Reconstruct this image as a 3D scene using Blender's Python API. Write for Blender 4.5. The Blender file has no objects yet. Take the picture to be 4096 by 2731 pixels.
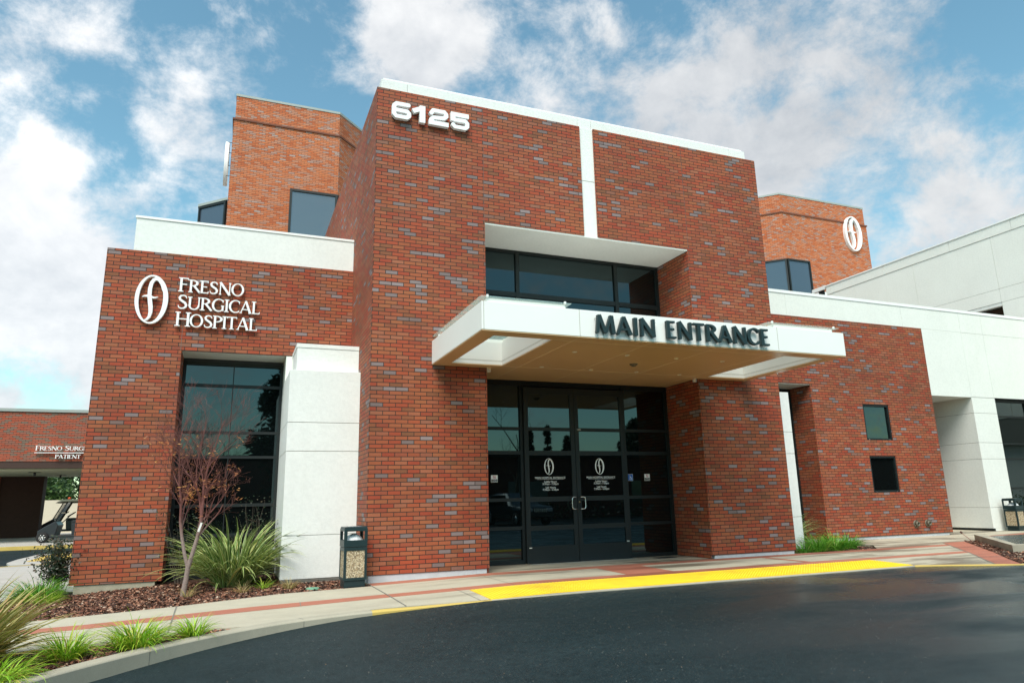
import bpy, bmesh, math, random
import numpy as np
from mathutils import Vector, Matrix, noise as mnoise
random.seed(7)
C = bpy.context.scene.collection
SC = bpy.context.scene
R = math.radians

# ------------------------------------------------------------------ camera
CAM = Vector((0, 0, 1.372))
Rm = [[0.9291391466917718, -0.3691158410071642, -0.021305914729484184],
      [0.06314292083320025, 0.215194675152712, -0.9745276924410978],
      [0.36429852817920966, 0.9041265108951803, 0.22325284917099938]]
cd = bpy.data.cameras.new('camera'); cam = bpy.data.objects.new('camera', cd); C.objects.link(cam)
M3 = Matrix(((Rm[0][0], -Rm[1][0], -Rm[2][0]), (Rm[0][1], -Rm[1][1], -Rm[2][1]), (Rm[0][2], -Rm[1][2], -Rm[2][2])))
cam.matrix_world = Matrix.Translation(CAM) @ M3.to_4x4()
cd.sensor_width = 36; cd.lens = 24.216; cd.clip_start = 0.05; cd.clip_end = 5000
SC.camera = cam

# ------------------------------------------------------------------ light
SUN_EL, SUN_AZ = R(54), R(-30)         # sun stands behind the camera, a little to the left
sd = Vector((math.sin(SUN_AZ) * math.cos(SUN_EL), -math.cos(SUN_AZ) * math.cos(SUN_EL), math.sin(SUN_EL)))
sl = bpy.data.lights.new('sun', 'SUN'); so = bpy.data.objects.new('sun', sl); C.objects.link(so)
sl.energy = 3.1; sl.angle = R(34); sl.color = (1.0, 0.95, 0.88)
so.rotation_euler = (-sd).to_track_quat('-Z', 'Y').to_euler(); so.location = (0, -20, 40)
SC.view_settings.view_transform = 'Standard'; SC.view_settings.look = 'None'
SC.view_settings.exposure = 0.55; SC.view_settings.gamma = 1

W = bpy.data.worlds.new('World'); SC.world = W; W.use_nodes = True
nt = W.node_tree; N = nt.nodes; Lk = nt.links
for n in list(N): N.remove(n)
def nn(t, **k):
    n = N.new(t)
    for a, b in k.items(): setattr(n, a, b)
    return n
out = nn('ShaderNodeOutputWorld'); bg = nn('ShaderNodeBackground')
sky = nn('ShaderNodeTexSky', sky_type='NISHITA', sun_disc=False, sun_elevation=SUN_EL, sun_rotation=math.pi - SUN_AZ)
sky.air_density = 1.15; sky.dust_density = 0.4; sky.ozone_density = 1.6
tc = nn('ShaderNodeTexCoord')
def mth(op, a, b=None, c=None, clamp=False):
    m = nn('ShaderNodeMath', operation=op, use_clamp=clamp)
    for i, v in enumerate((a, b, c)):
        if v is None: continue
        if isinstance(v, (int, float)): m.inputs[i].default_value = v
        else: Lk.new(v, m.inputs[i])
    return m.outputs[0]
dirv = tc.outputs['Generated']
sep = nn('ShaderNodeSeparateXYZ'); Lk.new(dirv, sep.inputs[0])
den = mth('ADD', mth('MAXIMUM', sep.outputs[2], 0.0), 0.32)
cmb = nn('ShaderNodeCombineXYZ')
Lk.new(mth('DIVIDE', sep.outputs[0], den), cmb.inputs[0]); Lk.new(mth('DIVIDE', sep.outputs[1], den), cmb.inputs[1])
def noi(scale, detail, rough, dist=0.0, off=(0, 0, 0), st=(1, 1, 1)):
    mp = nn('ShaderNodeMapping'); mp.inputs['Location'].default_value = off; mp.inputs['Scale'].default_value = st
    Lk.new(dirv, mp.inputs[0])
    n = nn('ShaderNodeTexNoise'); n.inputs['Scale'].default_value = scale; n.inputs['Detail'].default_value = detail
    n.inputs['Roughness'].default_value = rough; n.inputs['Distortion'].default_value = dist
    Lk.new(mp.outputs[0], n.inputs['Vector']); return n.outputs['Fac']
n1 = noi(8.5, 14, 0.66, 0.15, (3.1, 1.7, 0), (1, 1, 1.25)); n2 = noi(2.6, 4, 0.5, 0.2, (8.1, 4.2, 0), (1, 1, 1.3)); n3 = noi(13, 8, 0.6, 0.2, (1.3, 9.9, 0))
# where in the sky the cloud banks and the blue gaps stand: (direction, radius in degrees, amount)
BL = [((-.225, .945, .255), 8.0, .80), ((-.265, .81, .52), 5.0, .42), ((-.215, .88, .43), 2.6, .22), ((-.19, .86, .47), 2.6, -.30), ((-.13, .92, .37), 3.4, -.34), ((-.16, .89, .42), 2.2, -.25), ((-.144, .869, .473), 6, .06), ((-.105, .875, .472), 2.4, .2), ((-.078, .913, .4), 4, .26), ((-.04, .85, .52), 3.5, .16),
      ((.055, .846, .541), 5.0, -.30), ((.20, .766, .608), 3.8, .52), ((.18, .80, .57), 3.0, .26), ((.235, .83, .50), 2.6, -.15), ((.335, .75, .575), 2.4, -.20), ((.39, .70, .60), 2.6, .25),
      ((.296, .789, .538), 4.5, .30), ((.439, .718, .539), 5, .20), ((.642, .581, .5), 8, .38), ((.765, .44, .47), 3.6, -.35), ((.725, .56, .415), 3.0, -.20),
      ((.714, .604, .354), 3.6, -.25), ((.47, .653, .594), 2.4, -.16), ((.795, .488, .361), 7, .46), ((.671, .628, .395), 4.6, .34), ((.60, .68, .42), 4.0, .2),
      ((-.234, .961, .146), 2.6, -.42), ((-.10, .83, .55), 2.6, -.2), ((.075, .865, .49), 3.5, -.12), ((-.26, .95, .10), 2.0, .3),
      ((.55, .66, .51), 5.5, .24), ((.065, .88, .47), 1.6, .25)]
acc = None
for (d, rr, am) in BL:
    v = Vector(d).normalized()
    dp = nn('ShaderNodeVectorMath', operation='DOT_PRODUCT'); Lk.new(dirv, dp.inputs[0]); dp.inputs[1].default_value = v
    mr = nn('ShaderNodeMapRange', interpolation_type='SMOOTHSTEP')
    mr.inputs['From Min'].default_value = math.cos(R(rr * 1.55)); mr.inputs['From Max'].default_value = math.cos(R(rr * .35))
    mr.inputs['To Min'].default_value = 0; mr.inputs['To Max'].default_value = am
    Lk.new(dp.outputs['Value'], mr.inputs[0])
    acc = mr.outputs[0] if acc is None else mth('ADD', acc, mr.outputs[0])
base = mth('ADD', mth('ADD', mth('MULTIPLY', n1, 1.35), mth('MULTIPLY', n2, 0.55)), -.455)
dens = mth('ADD', base, mth('MULTIPLY', mth('MINIMUM', acc, .88), 0.60))
cm = nn('ShaderNodeMapRange', interpolation_type='SMOOTHSTEP')
cm.inputs['From Min'].default_value = 0.44; cm.inputs['From Max'].default_value = 0.85; Lk.new(dens, cm.inputs[0])
# clouds thin out towards the right of the view, and get greyer there
n4 = noi(4.2, 8, 0.58, 0.4, (5.3, 2.9, 4), (1, 1, 1.5))
shade = mth('ADD', mth('ADD', mth('MULTIPLY', n4, 1.5), mth('MULTIPLY', n3, .55)), mth('MULTIPLY', n1, .5))
cb = nn('ShaderNodeMapRange'); cb.inputs['From Min'].default_value = 1.02; cb.inputs['From Max'].default_value = 1.50
Lk.new(shade, cb.inputs[0])
cr = nn('ShaderNodeValToRGB'); Lk.new(cb.outputs[0], cr.inputs[0])
cr.color_ramp.elements[0].position = 0; cr.color_ramp.elements[0].color = (.66, .69, .73, 1)
cr.color_ramp.elements[1].position = 1; cr.color_ramp.elements[1].color = (.995, .998, 1.0, 1)
skm = nn('ShaderNodeMix', data_type='RGBA', blend_type='MULTIPLY'); skm.inputs[0].default_value = 1
Lk.new(sky.outputs[0], skm.inputs[6]); skm.inputs[7].default_value = (1.10, 1.46, 1.24, 1)
cs = nn('ShaderNodeMix', data_type='RGBA', blend_type='MULTIPLY'); cs.inputs[0].default_value = 1
SKY_STRENGTH = 0.10
Lk.new(cr.outputs[0], cs.inputs[6]); cs.inputs[7].default_value = (1, 1, 1, 1)
lr = nn('ShaderNodeMapRange'); lr.inputs['From Min'].default_value = -.3; lr.inputs['From Max'].default_value = .75; lr.inputs['To Min'].default_value = .82 / SKY_STRENGTH; lr.inputs['To Max'].default_value = .60 / SKY_STRENGTH
Lk.new(sep.outputs[0], lr.inputs[0]); cv = nn('ShaderNodeCombineColor')
for _i in range(3): Lk.new(lr.outputs[0], cv.inputs[_i])
Lk.new(cv.outputs[0], cs.inputs[7])
mx = nn('ShaderNodeMix', data_type='RGBA')
Lk.new(mth('MULTIPLY', cm.outputs[0], .94), mx.inputs[0]); Lk.new(skm.outputs[2], mx.inputs[6]); Lk.new(cs.outputs[2], mx.inputs[7])
Lk.new(mx.outputs[2], bg.inputs[0]); bg.inputs[1].default_value = SKY_STRENGTH
Lk.new(bg.outputs[0], out.inputs[0])

# ------------------------------------------------------------------ helpers
def tag(o, label=None, cat=None, group=None, kind=None):
    if label: o['label'] = label
    if cat: o['category'] = cat
    if group: o['group'] = group
    if kind: o['kind'] = kind
    return o
def empty(name, loc=(0, 0, 0), label=None, cat=None, group=None, rz=0):
    o = bpy.data.objects.new(name, None); C.objects.link(o); o.location = loc; o.rotation_euler = (0, 0, rz)
    o.empty_display_size = .2
    return tag(o, label, cat, group)
class MB:
    def __init__(s): s.v = []; s.f = []; s.u = []; s.sm = []
    def face(s, pts, uv=None, sm=False):
        i = len(s.v); s.v += [tuple(p) for p in pts]; s.f.append(tuple(range(i, i + len(pts))))
        if uv is None:
            a = Vector(pts[1]) - Vector(pts[0]); b = Vector(pts[2]) - Vector(pts[1]); n = a.cross(b)
            if n.length < 1e-12: n = Vector((0, 0, 1))
            n.normalize()
            if abs(n.z) > .75: uv = [(p[0], p[1]) for p in pts]
            else:
                t = Vector((-n.y, n.x, 0))
                if abs(t.x) >= abs(t.y):
                    if t.x < 0: t = -t
                elif t.y < 0: t = -t
                t.normalize(); uv = [(p[0] * t.x + p[1] * t.y, p[2]) for p in pts]
        s.u.append(uv); s.sm.append(sm); return s
    def box(s, x0, x1, y0, y1, z0, z1):
        if x1 < x0: x0, x1 = x1, x0
        p = lambda a, b, c: (a, b, c)
        s.face([p(x0, y0, z0), p(x1, y0, z0), p(x1, y0, z1), p(x0, y0, z1)])
        s.face([p(x1, y1, z0), p(x0, y1, z0), p(x0, y1, z1), p(x1, y1, z1)])
        s.face([p(x0, y1, z0), p(x0, y0, z0), p(x0, y0, z1), p(x0, y1, z1)])
        s.face([p(x1, y0, z0), p(x1, y1, z0), p(x1, y1, z1), p(x1, y0, z1)])
        s.face([p(x0, y0, z1), p(x1, y0, z1), p(x1, y1, z1), p(x0, y1, z1)])
        s.face([p(x0, y1, z0), p(x1, y1, z0), p(x1, y0, z0), p(x0, y0, z0)])
        return s
    def obox(s, c, sx, sy, sz, rz=0, rx=0, ry=0):
        M = Matrix.Translation(c) @ Matrix.Rotation(rz, 4, 'Z') @ Matrix.Rotation(ry, 4, 'Y') @ Matrix.Rotation(rx, 4, 'X')
        t = MB().box(-sx / 2, sx / 2, -sy / 2, sy / 2, -sz / 2, sz / 2); return s.add(t, M)
    def add(s, t, M=None):
        for f, u, m in zip(t.f, t.u, t.sm):
            s.face([(M @ Vector(t.v[i])) if M else t.v[i] for i in f], u, m)
        return s
    def prism(s, poly, z0, z1):      # poly counter-clockwise in x, y
        n = len(poly)
        for i in range(n):
            a, b = poly[i], poly[(i + 1) % n]
            s.face([(a[0], a[1], z0), (b[0], b[1], z0), (b[0], b[1], z1), (a[0], a[1], z1)])
        s.face([(p[0], p[1], z1) for p in poly]); s.face([(p[0], p[1], z0) for p in reversed(poly)]); return s
    def grid(s, A, B, solid, c0, c1, ax='xz'):
        # slab with holes: cells of the A x B grid that solid() keeps, extruded from c0 to c1 on the third axis
        def P(a, b, c): return (a, c, b) if ax == 'xz' else ((c, a, b) if ax == 'yz' else (a, b, c))
        flip = ax != 'xz'
        def q(pts, rev=False):
            if rev != flip: pts = pts[::-1]
            s.face(pts)
        nA, nB = len(A) - 1, len(B) - 1
        S = [[bool(solid(i, j)) for j in range(nB)] for i in range(nA)]
        g = lambda i, j: 0 <= i < nA and 0 <= j < nB and S[i][j]
        for i in range(nA):
            for j in range(nB):
                if not S[i][j]: continue
                a0, a1, b0, b1 = A[i], A[i + 1], B[j], B[j + 1]
                q([P(a0, b0, c0), P(a1, b0, c0), P(a1, b1, c0), P(a0, b1, c0)])
                q([P(a1, b0, c1), P(a0, b0, c1), P(a0, b1, c1), P(a1, b1, c1)])
                if not g(i - 1, j): q([P(a0, b0, c1), P(a0, b0, c0), P(a0, b1, c0), P(a0, b1, c1)])
                if not g(i + 1, j): q([P(a1, b0, c0), P(a1, b0, c1), P(a1, b1, c1), P(a1, b1, c0)])
                if not g(i, j - 1): q([P(a0, b0, c1), P(a1, b0, c1), P(a1, b0, c0), P(a0, b0, c0)])
                if not g(i, j + 1): q([P(a0, b1, c0), P(a1, b1, c0), P(a1, b1, c1), P(a0, b1, c1)])
        return s
    def tube(s, pts, rad, n=8, caps=True):
        pts = [Vector(p) for p in pts]
        if isinstance(rad, (int, float)): rad = [rad] * len(pts)
        rings = []; up = None
        for i, p in enumerate(pts):
            d = (pts[min(i + 1, len(pts) - 1)] - pts[max(i - 1, 0)])
            if d.length < 1e-9: d = Vector((0, 0, 1))
            d.normalize()
            if up is None: up = d.orthogonal().normalized()
            up = (up - d * up.dot(d))
            if up.length < 1e-6: up = d.orthogonal()
            up.normalize(); b = d.cross(up)
            rings.append([p + (up * math.cos(2 * math.pi * k / n) + b * math.sin(2 * math.pi * k / n)) * rad[i] for k in range(n)])
        for i in range(len(rings) - 1):
            for k in range(n):
                k2 = (k + 1) % n
                s.face([rings[i][k], rings[i][k2], rings[i + 1][k2], rings[i + 1][k]],
                       [(k / n, i), ((k + 1) / n, i), ((k + 1) / n, i + 1), (k / n, i + 1)], True)
        if caps and n > 3:
            s.face(rings[0][::-1]); s.face(rings[-1])
        return s
    def lathe(s, prof, n=20, M=None):      # prof: (r, z) list
        t = MB()
        for i in range(len(prof) - 1):
            (r0, z0), (r1, z1) = prof[i], prof[i + 1]
            for k in range(n):
                a, b = 2 * math.pi * k / n, 2 * math.pi * (k + 1) / n
                pts = [(r0 * math.cos(a), r0 * math.sin(a), z0), (r0 * math.cos(b), r0 * math.sin(b), z0),
                       (r1 * math.cos(b), r1 * math.sin(b), z1), (r1 * math.cos(a), r1 * math.sin(a), z1)]
                if r0 < 1e-6: pts = pts[1:] if False else [pts[0], pts[2], pts[3]]
                elif r1 < 1e-6: pts = [pts[0], pts[1], pts[2]]
                t.face(pts, [(0, 0)] * len(pts), True)
        return s.add(t, M)
    def build(s, name, mat, parent=None, bevel=0, weld=True, bseg=2):
        me = bpy.data.meshes.new(name); me.from_pydata(s.v, [], s.f)
        uvl = me.uv_layers.new(name='UVMap'); flat = []
        for u in s.u:
            for c in u: flat += [c[0], c[1]]
        uvl.data.foreach_set('uv', flat)
        me.polygons.foreach_set('use_smooth', s.sm)
        if weld and len(s.v) < 60000:
            bm = bmesh.new(); bm.from_mesh(me); bmesh.ops.remove_doubles(bm, verts=bm.verts, dist=1e-5)
            if bevel:
                es = [e for e in bm.edges if len(e.link_faces) == 2 and e.calc_face_angle(0) > .6]
                bmesh.ops.bevel(bm, geom=es, offset=bevel, segments=bseg, affect='EDGES', profile=.6, clamp_overlap=True)
            bm.to_mesh(me); bm.free()
        me.materials.append(mat); me.update()
        o = bpy.data.objects.new(name, me); C.objects.link(o)
        if parent is not None: o.parent = parent
        return o
def box(name, mat, parent, x0, x1, y0, y1, z0, z1, bevel=0):
    return MB().box(x0, x1, y0, y1, z0, z1).build(name, mat, parent, bevel)
def copy_tree(o, parent=None):
    c = o.copy(); C.objects.link(c); c.parent = parent
    for ch in list(o.children): copy_tree(ch, c)
    return c

# ------------------------------------------------------------------ materials
def srgb(r, g, b):
    f = lambda c: (c / 255 / 12.92) if c / 255 <= .04045 else ((c / 255 + .055) / 1.055) ** 2.4
    return (f(r), f(g), f(b), 1)
class Mt:
    def __init__(s, name):
        s.m = bpy.data.materials.new(name); s.m.use_nodes = True; s.t = s.m.node_tree; s.n = s.t.nodes
        s.p = s.n['Principled BSDF']
    def node(s, t, ins=None, **k):
        n = s.n.new(t)
        for a, b in k.items(): setattr(n, a, b)
        for a, b in (ins or {}).items():
            if hasattr(b, 'is_output') or isinstance(b, bpy.types.NodeSocket): s.t.links.new(b, n.inputs[a])
            else: n.inputs[a].default_value = b
        return n
    def set(s, **k):
        for a, b in k.items():
            i = s.p.inputs[a.replace('_', ' ')]
            if isinstance(b, bpy.types.NodeSocket): s.t.links.new(b, i)
            else: i.default_value = b
        return s
    def noise(s, vec, scale, detail=4, rough=.55, dist=0):
        n = s.node('ShaderNodeTexNoise', {'Vector': vec, 'Scale': scale, 'Detail': detail, 'Roughness': rough, 'Distortion': dist}); return n.outputs['Fac']
    def ramp(s, fac, els, interp='LINEAR'):
        n = s.node('ShaderNodeValToRGB', {'Fac': fac}); r = n.color_ramp; r.interpolation = interp
        while len(r.elements) > 1: r.elements.remove(r.elements[0])
        r.elements[0].position, r.elements[0].color = els[0][0], c4(els[0][1])
        for p, c in els[1:]:
            e = r.elements.new(p); e.color = c4(c)
        return n.outputs[0]
    def mix(s, fac, a, b, bt='MIX'):
        n = s.node('ShaderNodeMix', data_type='RGBA', blend_type=bt)
        for i, v in ((0, fac), (6, a), (7, b)):
            if isinstance(v, bpy.types.NodeSocket): s.t.links.new(v, n.inputs[i])
            else: n.inputs[i].default_value = c4(v) if i else v
        return n.outputs[2]
    def math(s, op, a, b=0.0, clamp=False):
        n = s.node('ShaderNodeMath', operation=op, use_clamp=clamp)
        for i, v in ((0, a), (1, b)):
            if isinstance(v, bpy.types.NodeSocket): s.t.links.new(v, n.inputs[i])
            else: n.inputs[i].default_value = v
        return n.outputs[0]
    def bump(s, h, strength=.3, dist=.01, normal=None):
        ins = {'Height': h, 'Strength': strength, 'Distance': dist}
        if normal is not None: ins['Normal'] = normal
        n = s.node('ShaderNodeBump', ins); return n.outputs[0]
    def obj(s): return s.node('ShaderNodeNewGeometry').outputs['Position']
    def uv(s): return s.node('ShaderNodeTexCoord').outputs['UV']
    def rnd(s): return s.node('ShaderNodeNewGeometry').outputs['Random Per Island']
def c4(c):
    if isinstance(c, (int, float)): return (c, c, c, 1)
    return tuple(c) if len(c) == 4 else tuple(c) + (1,)
def simple(name, col, rough=.5, metal=0, nscale=0, namt=.12, **k):
    m = Mt(name)
    if nscale:
        f = m.noise(m.obj(), nscale, 5, .6)
        c = m.mix(f, tuple(x * (1 - namt) for x in c4(col)[:3]), tuple(min(1, x * (1 + namt)) for x in c4(col)[:3]))
        m.set(Base_Color=c)
    else: m.set(Base_Color=c4(col))
    m.set(Roughness=rough, Metallic=metal, **k); return m.m
def brick_mat(name, ramp, mortar, shade=1.0, grain=.35, dirt=.32):
    m = Mt(name); uv = m.uv()
    b = m.node('ShaderNodeTexBrick', {'Vector': uv, 'Color1': (0, 0, 0, 1), 'Color2': (1, 1, 1, 1), 'Mortar': (.5, .5, .5, 1), 'Scale': 1.0,
        'Mortar Size': .0068, 'Mortar Smooth': .15, 'Bias': 0, 'Brick Width': .2386, 'Row Height': .0762}, offset=.5, offset_frequency=2)
    mp = m.node('ShaderNodeMapping', {'Vector': uv, 'Location': (0, -.049, 0)}); m.t.links.new(mp.outputs[0], b.inputs['Vector'])
    sx_ = m.node('ShaderNodeSeparateXYZ', {'Vector': mp.outputs[0]}); row = m.math('FLOOR', m.math('DIVIDE', sx_.outputs[1], .0762))
    odd = m.math('FLOORED_MODULO', row, 2.0); cu_ = m.math('FLOOR', m.math('ADD', m.math('DIVIDE', sx_.outputs[0], .2386), m.math('MULTIPLY', m.math('SUBTRACT', 1.0, odd), .5)))
    cx_ = m.node('ShaderNodeCombineXYZ', {'X': cu_, 'Y': row}); wn_ = m.node('ShaderNodeTexWhiteNoise', {'Vector': cx_.outputs[0]}, noise_dimensions='2D')
    col = m.ramp(wn_.outputs['Value'], ramp)
    g = m.noise(uv, 55, 3, .7); col = m.mix(m.math('MULTIPLY', m.math('ABSOLUTE', m.math('SUBTRACT', g, .5)), grain * 3, True), col, (.48, .26, .17))
    g2 = m.noise(uv, 160, 2, .6); col = m.mix(.35, col, m.ramp(g2, [(.3, .35), (.7, 1.0)]), 'MULTIPLY')
    d = m.noise(uv, .55, 5, .6); col = m.mix(dirt, col, m.ramp(d, [(.32, .30), (.62, 1.0)]), 'MULTIPLY')
    col = m.mix(b.outputs['Fac'], col, mortar)
    h = m.math('ADD', m.math('MULTIPLY', m.math('SUBTRACT', 1.0, b.outputs['Fac']), 1.0), m.math('MULTIPLY', g, .30))
    m.set(Base_Color=col, Roughness=.82, Normal=m.bump(h, .6, .006)); return m.m
s = lambda *a: srgb(*a)
RED = [(0, (.37, .047, .014)), (.18, (.42, .066, .019)), (.36, (.39, .112, .037)), (.50, (.33, .050, .016)), (.62, (.39, .125, .058)), (.74, (.41, .092, .028)), (.82, (.23, .078, .028)),
       (.87, (.36, .069, .023)), (.915, (.29, .115, .065)), (.935, (.205, .150, .142)), (1, (.31, .240, .235))]
ORG = [(0, (.48, .105, .028)), (.25, (.60, .150, .042)), (.42, (.56, .19, .085)), (.6, (.64, .18, .055)), (.75, (.56, .24, .14)), (.88, (.44, .20, .13)), (1, (.46, .32, .27))]
M_brick = brick_mat('red_face_brick', RED, (.018, .014, .010))
M_brick2 = brick_mat('orange_brick', ORG, (.10, .045, .025), grain=.12, dirt=.10)
PB = [(0, (.46, .085, .035)), (.35, (.50, .11, .05)), (.6, (.40, .12, .07)), (.8, (.28, .16, .11)), (1, (.24, .17, .12))]
M_brick3 = brick_mat('weathered_brick', PB, (.045, .028, .018), grain=.1)
def stucco(name, col, joint_dark=.75):
    m = Mt(name); p = m.obj()
    f = m.noise(p, .9, 6, .62); c = m.mix(f, tuple(x * .90 for x in col), tuple(min(.93, x * 1.05) for x in col))
    mp = m.node('ShaderNodeMapping', {'Vector': p, 'Scale': (3.5, 3.5, .35)}).outputs[0]
    f2 = m.noise(mp, 1.3, 6, .65); c = m.mix(m.ramp(f2, [(.55, 0), (.9, .14)]), c, (.52, .50, .42))
    fine = m.noise(p, 70, 4, .7); med = m.noise(p, 16, 4, .6); c = m.mix(.30, c, m.ramp(med, [(.30, .78), (.62, 1.0)]), 'MULTIPLY')
    m.set(Base_Color=c, Roughness=.9, Normal=m.bump(m.math('ADD', fine, med), .40, .008)); return m.m
M_white = stucco('white_stucco', (.82, .83, .78))
M_white2 = stucco('warm_white_stucco', (.80, .81, .74))
M_white3 = stucco('cream_white_stucco', (.90, .89, .80))
M_joint = simple('joint_sealant', (.20, .19, .16), .8)
M_cap = simple('white_coping', (.86, .86, .82), .6, nscale=3, namt=.05)
M_grey_cap = simple('grey_metal_coping', (.33, .36, .33), .5, nscale=4)
M_frame = simple('dark_bronze_aluminium', (.004, .008, .0075), .55, .0, nscale=6, namt=.2)
M_canopy = simple('white_metal_panel', (.87, .86, .80), .38, nscale=2, namt=.03)
M_canopy_well = simple('pale_painted_panel', (.84, .84, .77), .5, nscale=2, namt=.03)
m = Mt('tan_soffit_panel'); p = m.obj(); f = m.noise(p, 1.2, 4, .5)
m.set(Base_Color=m.mix(f, (.62, .40, .20), (.70, .47, .25)), Roughness=.30); M_tan = m.m
m = Mt('tinted_glass'); p = m.obj(); h = m.noise(p, .55, 2, .4)
m.set(Base_Color=(.0025, .004, .004, 1), Roughness=.015, IOR=1.78, Normal=m.bump(h, .05, .03)); M_glass = m.m
m.p.inputs['Specular Tint'].default_value = (.62, .86, .90, 1)
m = Mt('wavy_tinted_glass'); p = m.obj(); h = m.noise(p, 1.7, 2, .4)
m.set(Base_Color=(.003, .005, .005, 1), Roughness=.02, IOR=1.85, Normal=m.bump(h, .25, .06)); M_glass_wavy = m.m
m.p.inputs['Specular Tint'].default_value = (.62, .86, .90, 1)
M_glass_up = simple('upper_window_glass', (.045, .065, .09), .08, IOR=1.9)
M_glass_sky = simple('mirror_window_glass', (.06, .06, .06), .03, IOR=2.5)
m = Mt('skylight_glass'); m.set(Base_Color=(.62, .80, .74, 1), Roughness=.08, Alpha=.28, IOR=1.45); M_skyglass = m.m
M_sign_white = simple('white_sign_face', (.90, .90, .88), .45)
M_sign_side = M_sign_white
M_sign_dark = simple('dark_teal_sign_face', (.008, .026, .027), .5, nscale=8, namt=.15)
M_steel = simple('brushed_steel', (.78, .78, .76), .25, 1.0)
M_brass = simple('brass', (.55, .42, .2), .35, 1.0)
M_darkin = simple('dark_interior', (.012, .011, .010), .9)
M_base = simple('pale_plinth_paint', (.50, .52, .53), .75, nscale=5, namt=.25)
M_base_conc = simple('raw_plinth_concrete', (.36, .33, .24), .9, nscale=6, namt=.3)
def concrete(name, col, wet=.5, seed=0.0, stain=(.16, .13, .09)):
    m = Mt(name); p = m.obj()
    f = m.noise(p, 2.2, 8, .65); c = m.mix(f, tuple(x * .78 for x in col), tuple(x * 1.12 for x in col))
    mp = m.node('ShaderNodeMapping', {'Vector': p, 'Scale': (.32, 1.5, 1), 'Location': (seed, seed * .7, 0)}).outputs[0]
    w = m.ramp(m.noise(mp, 1.0, 5, .62, .5), [(.47, 0), (.60, 1)])
    gx = m.node('ShaderNodeMapRange', {'Value': m.node('ShaderNodeSeparateXYZ', {'Vector': p}).outputs[0], 'From Min': 1.5, 'From Max': 6.5, 'To Min': .12, 'To Max': 1.0}).outputs[0]
    w = m.math('MULTIPLY', m.math('MULTIPLY', w, gx), wet)
    c = m.mix(w, c, stain); sp = m.noise(p, 130, 3, .7); c = m.mix(.35, c, m.ramp(sp, [(.3, .55), (.6, 1.0)]), 'MULTIPLY')
    r = m.math('SUBTRACT', .85, m.math('MULTIPLY', w, .55))
    m.set(Base_Color=c, Roughness=r, Normal=m.bump(sp, .12, .004)); return m.m
M_conc = concrete('broom_finished_concrete', (.52, .47, .35), .85, 3.3)
M_redc = concrete('red_stained_concrete', (.46, .165, .10), .55, 3.3, (.15, .045, .03))
M_curb = concrete('curb_concrete', (.44, .40, .30), .30, 8.1)
M_curb_y = concrete('worn_yellow_paint', (.66, .47, .12), .25, 5.1, (.30, .22, .08))
M_path = concrete('path_concrete', (.50, .47, .42), .45, 1.0)
m = Mt('damp_asphalt'); p = m.obj()
mp = m.node('ShaderNodeMapping', {'Vector': p, 'Scale': (.42, 1.0, 1), 'Rotation': (0, 0, R(-18))}).outputs[0]
big = m.noise(mp, .55, 5, .6, .15); fine = m.noise(p, 260, 3, .75); mid = m.noise(p, 30, 4, .65)
c = m.mix(m.ramp(big, [(.36, 0), (.64, 1)]), (.011, .020, .0215), (.018, .030, .032))
c = m.mix(.75, c, m.ramp(m.noise(p, 11, 6, .78), [(.30, .45), (.70, 1.5)]), 'MULTIPLY'); c = m.mix(m.ramp(fine, [(.62, 0), (.80, 1)]), c, (.06, .07, .07)); spk = m.noise(p, 75, 2, .8); c = m.mix(m.ramp(spk, [(.60, 0), (.68, .9)]), c, (.080, .10, .10)); c = m.mix(m.ramp(spk, [(.26, .8), (.38, 0)]), c, (.004, .006, .006)); c = m.mix(.4, c, m.ramp(mid, [(.3, .6), (.7, 1.15)]), 'MULTIPLY')
sx = m.node('ShaderNodeSeparateXYZ', {'Vector': p})
wetx = m.node('ShaderNodeMapRange', {'Value': sx.outputs[0], 'From Min': 3.0, 'From Max': 9.5, 'To Min': .08, 'To Max': 1.0}).outputs[0]
wet = m.math('MULTIPLY', m.ramp(m.noise(mp, .9, 4, .5, .25), [(.32, 0), (.56, 1)]), wetx)
scf = m.noise(m.node('ShaderNodeMapping', {'Vector': p, 'Scale': (.8, 4.5, 1)}).outputs[0], 1.3, 7, .7); c = m.mix(m.ramp(scf, [(.70, 0), (.74, .35)]), c, (.13, .16, .17))

m.p.inputs['Specular Tint'].default_value = (.62, .92, 1.0, 1)
m.set(Specular_IOR_Level=m.math('ADD', .18, m.math('MULTIPLY', wet, .52)), Base_Color=c, Roughness=m.math('SUBTRACT', .62, m.math('MULTIPLY', wet, .46)), Normal=m.bump(m.math('ADD', fine, m.math('MULTIPLY', mid, .9)), .55, .010))
M_asph = m.m
m = Mt('tactile_yellow'); p = m.obj(); f = m.noise(p, 5, 6, .7)
g = m.noise(p, 1.6, 7, .72); cy = m.mix(f, (.82, .52, .010), (.95, .66, .02)); cy = m.mix(m.ramp(g, [(.52, 0), (.66, .45)]), cy, (.50, .32, .04)); m.set(Base_Color=cy, Roughness=.45); M_yellow = m.m
m = Mt('mulch_soil'); p = m.obj(); f = m.noise(p, 38, 6, .75); g = m.noise(p, 3, 3, .5)
m.set(Base_Color=m.mix(f, (.010, .006, .004), (.16, .065, .032)), Roughness=.95, Normal=m.bump(f, .9, .03)); M_soil = m.m
def rnd_mat(name, ramp, rough=.8, **k):
    m = Mt(name); c = m.ramp(m.rnd(), ramp); m.set(Base_Color=c, Roughness=rough, **k); return m.m
M_chip = rnd_mat('bark_chips', [(0, (.02, .012, .008)), (.35, (.07, .028, .016)), (.6, (.17, .065, .035)), (.8, (.30, .12, .065)), (.93, (.42, .22, .13)), (1, (.6, .45, .33))])
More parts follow.
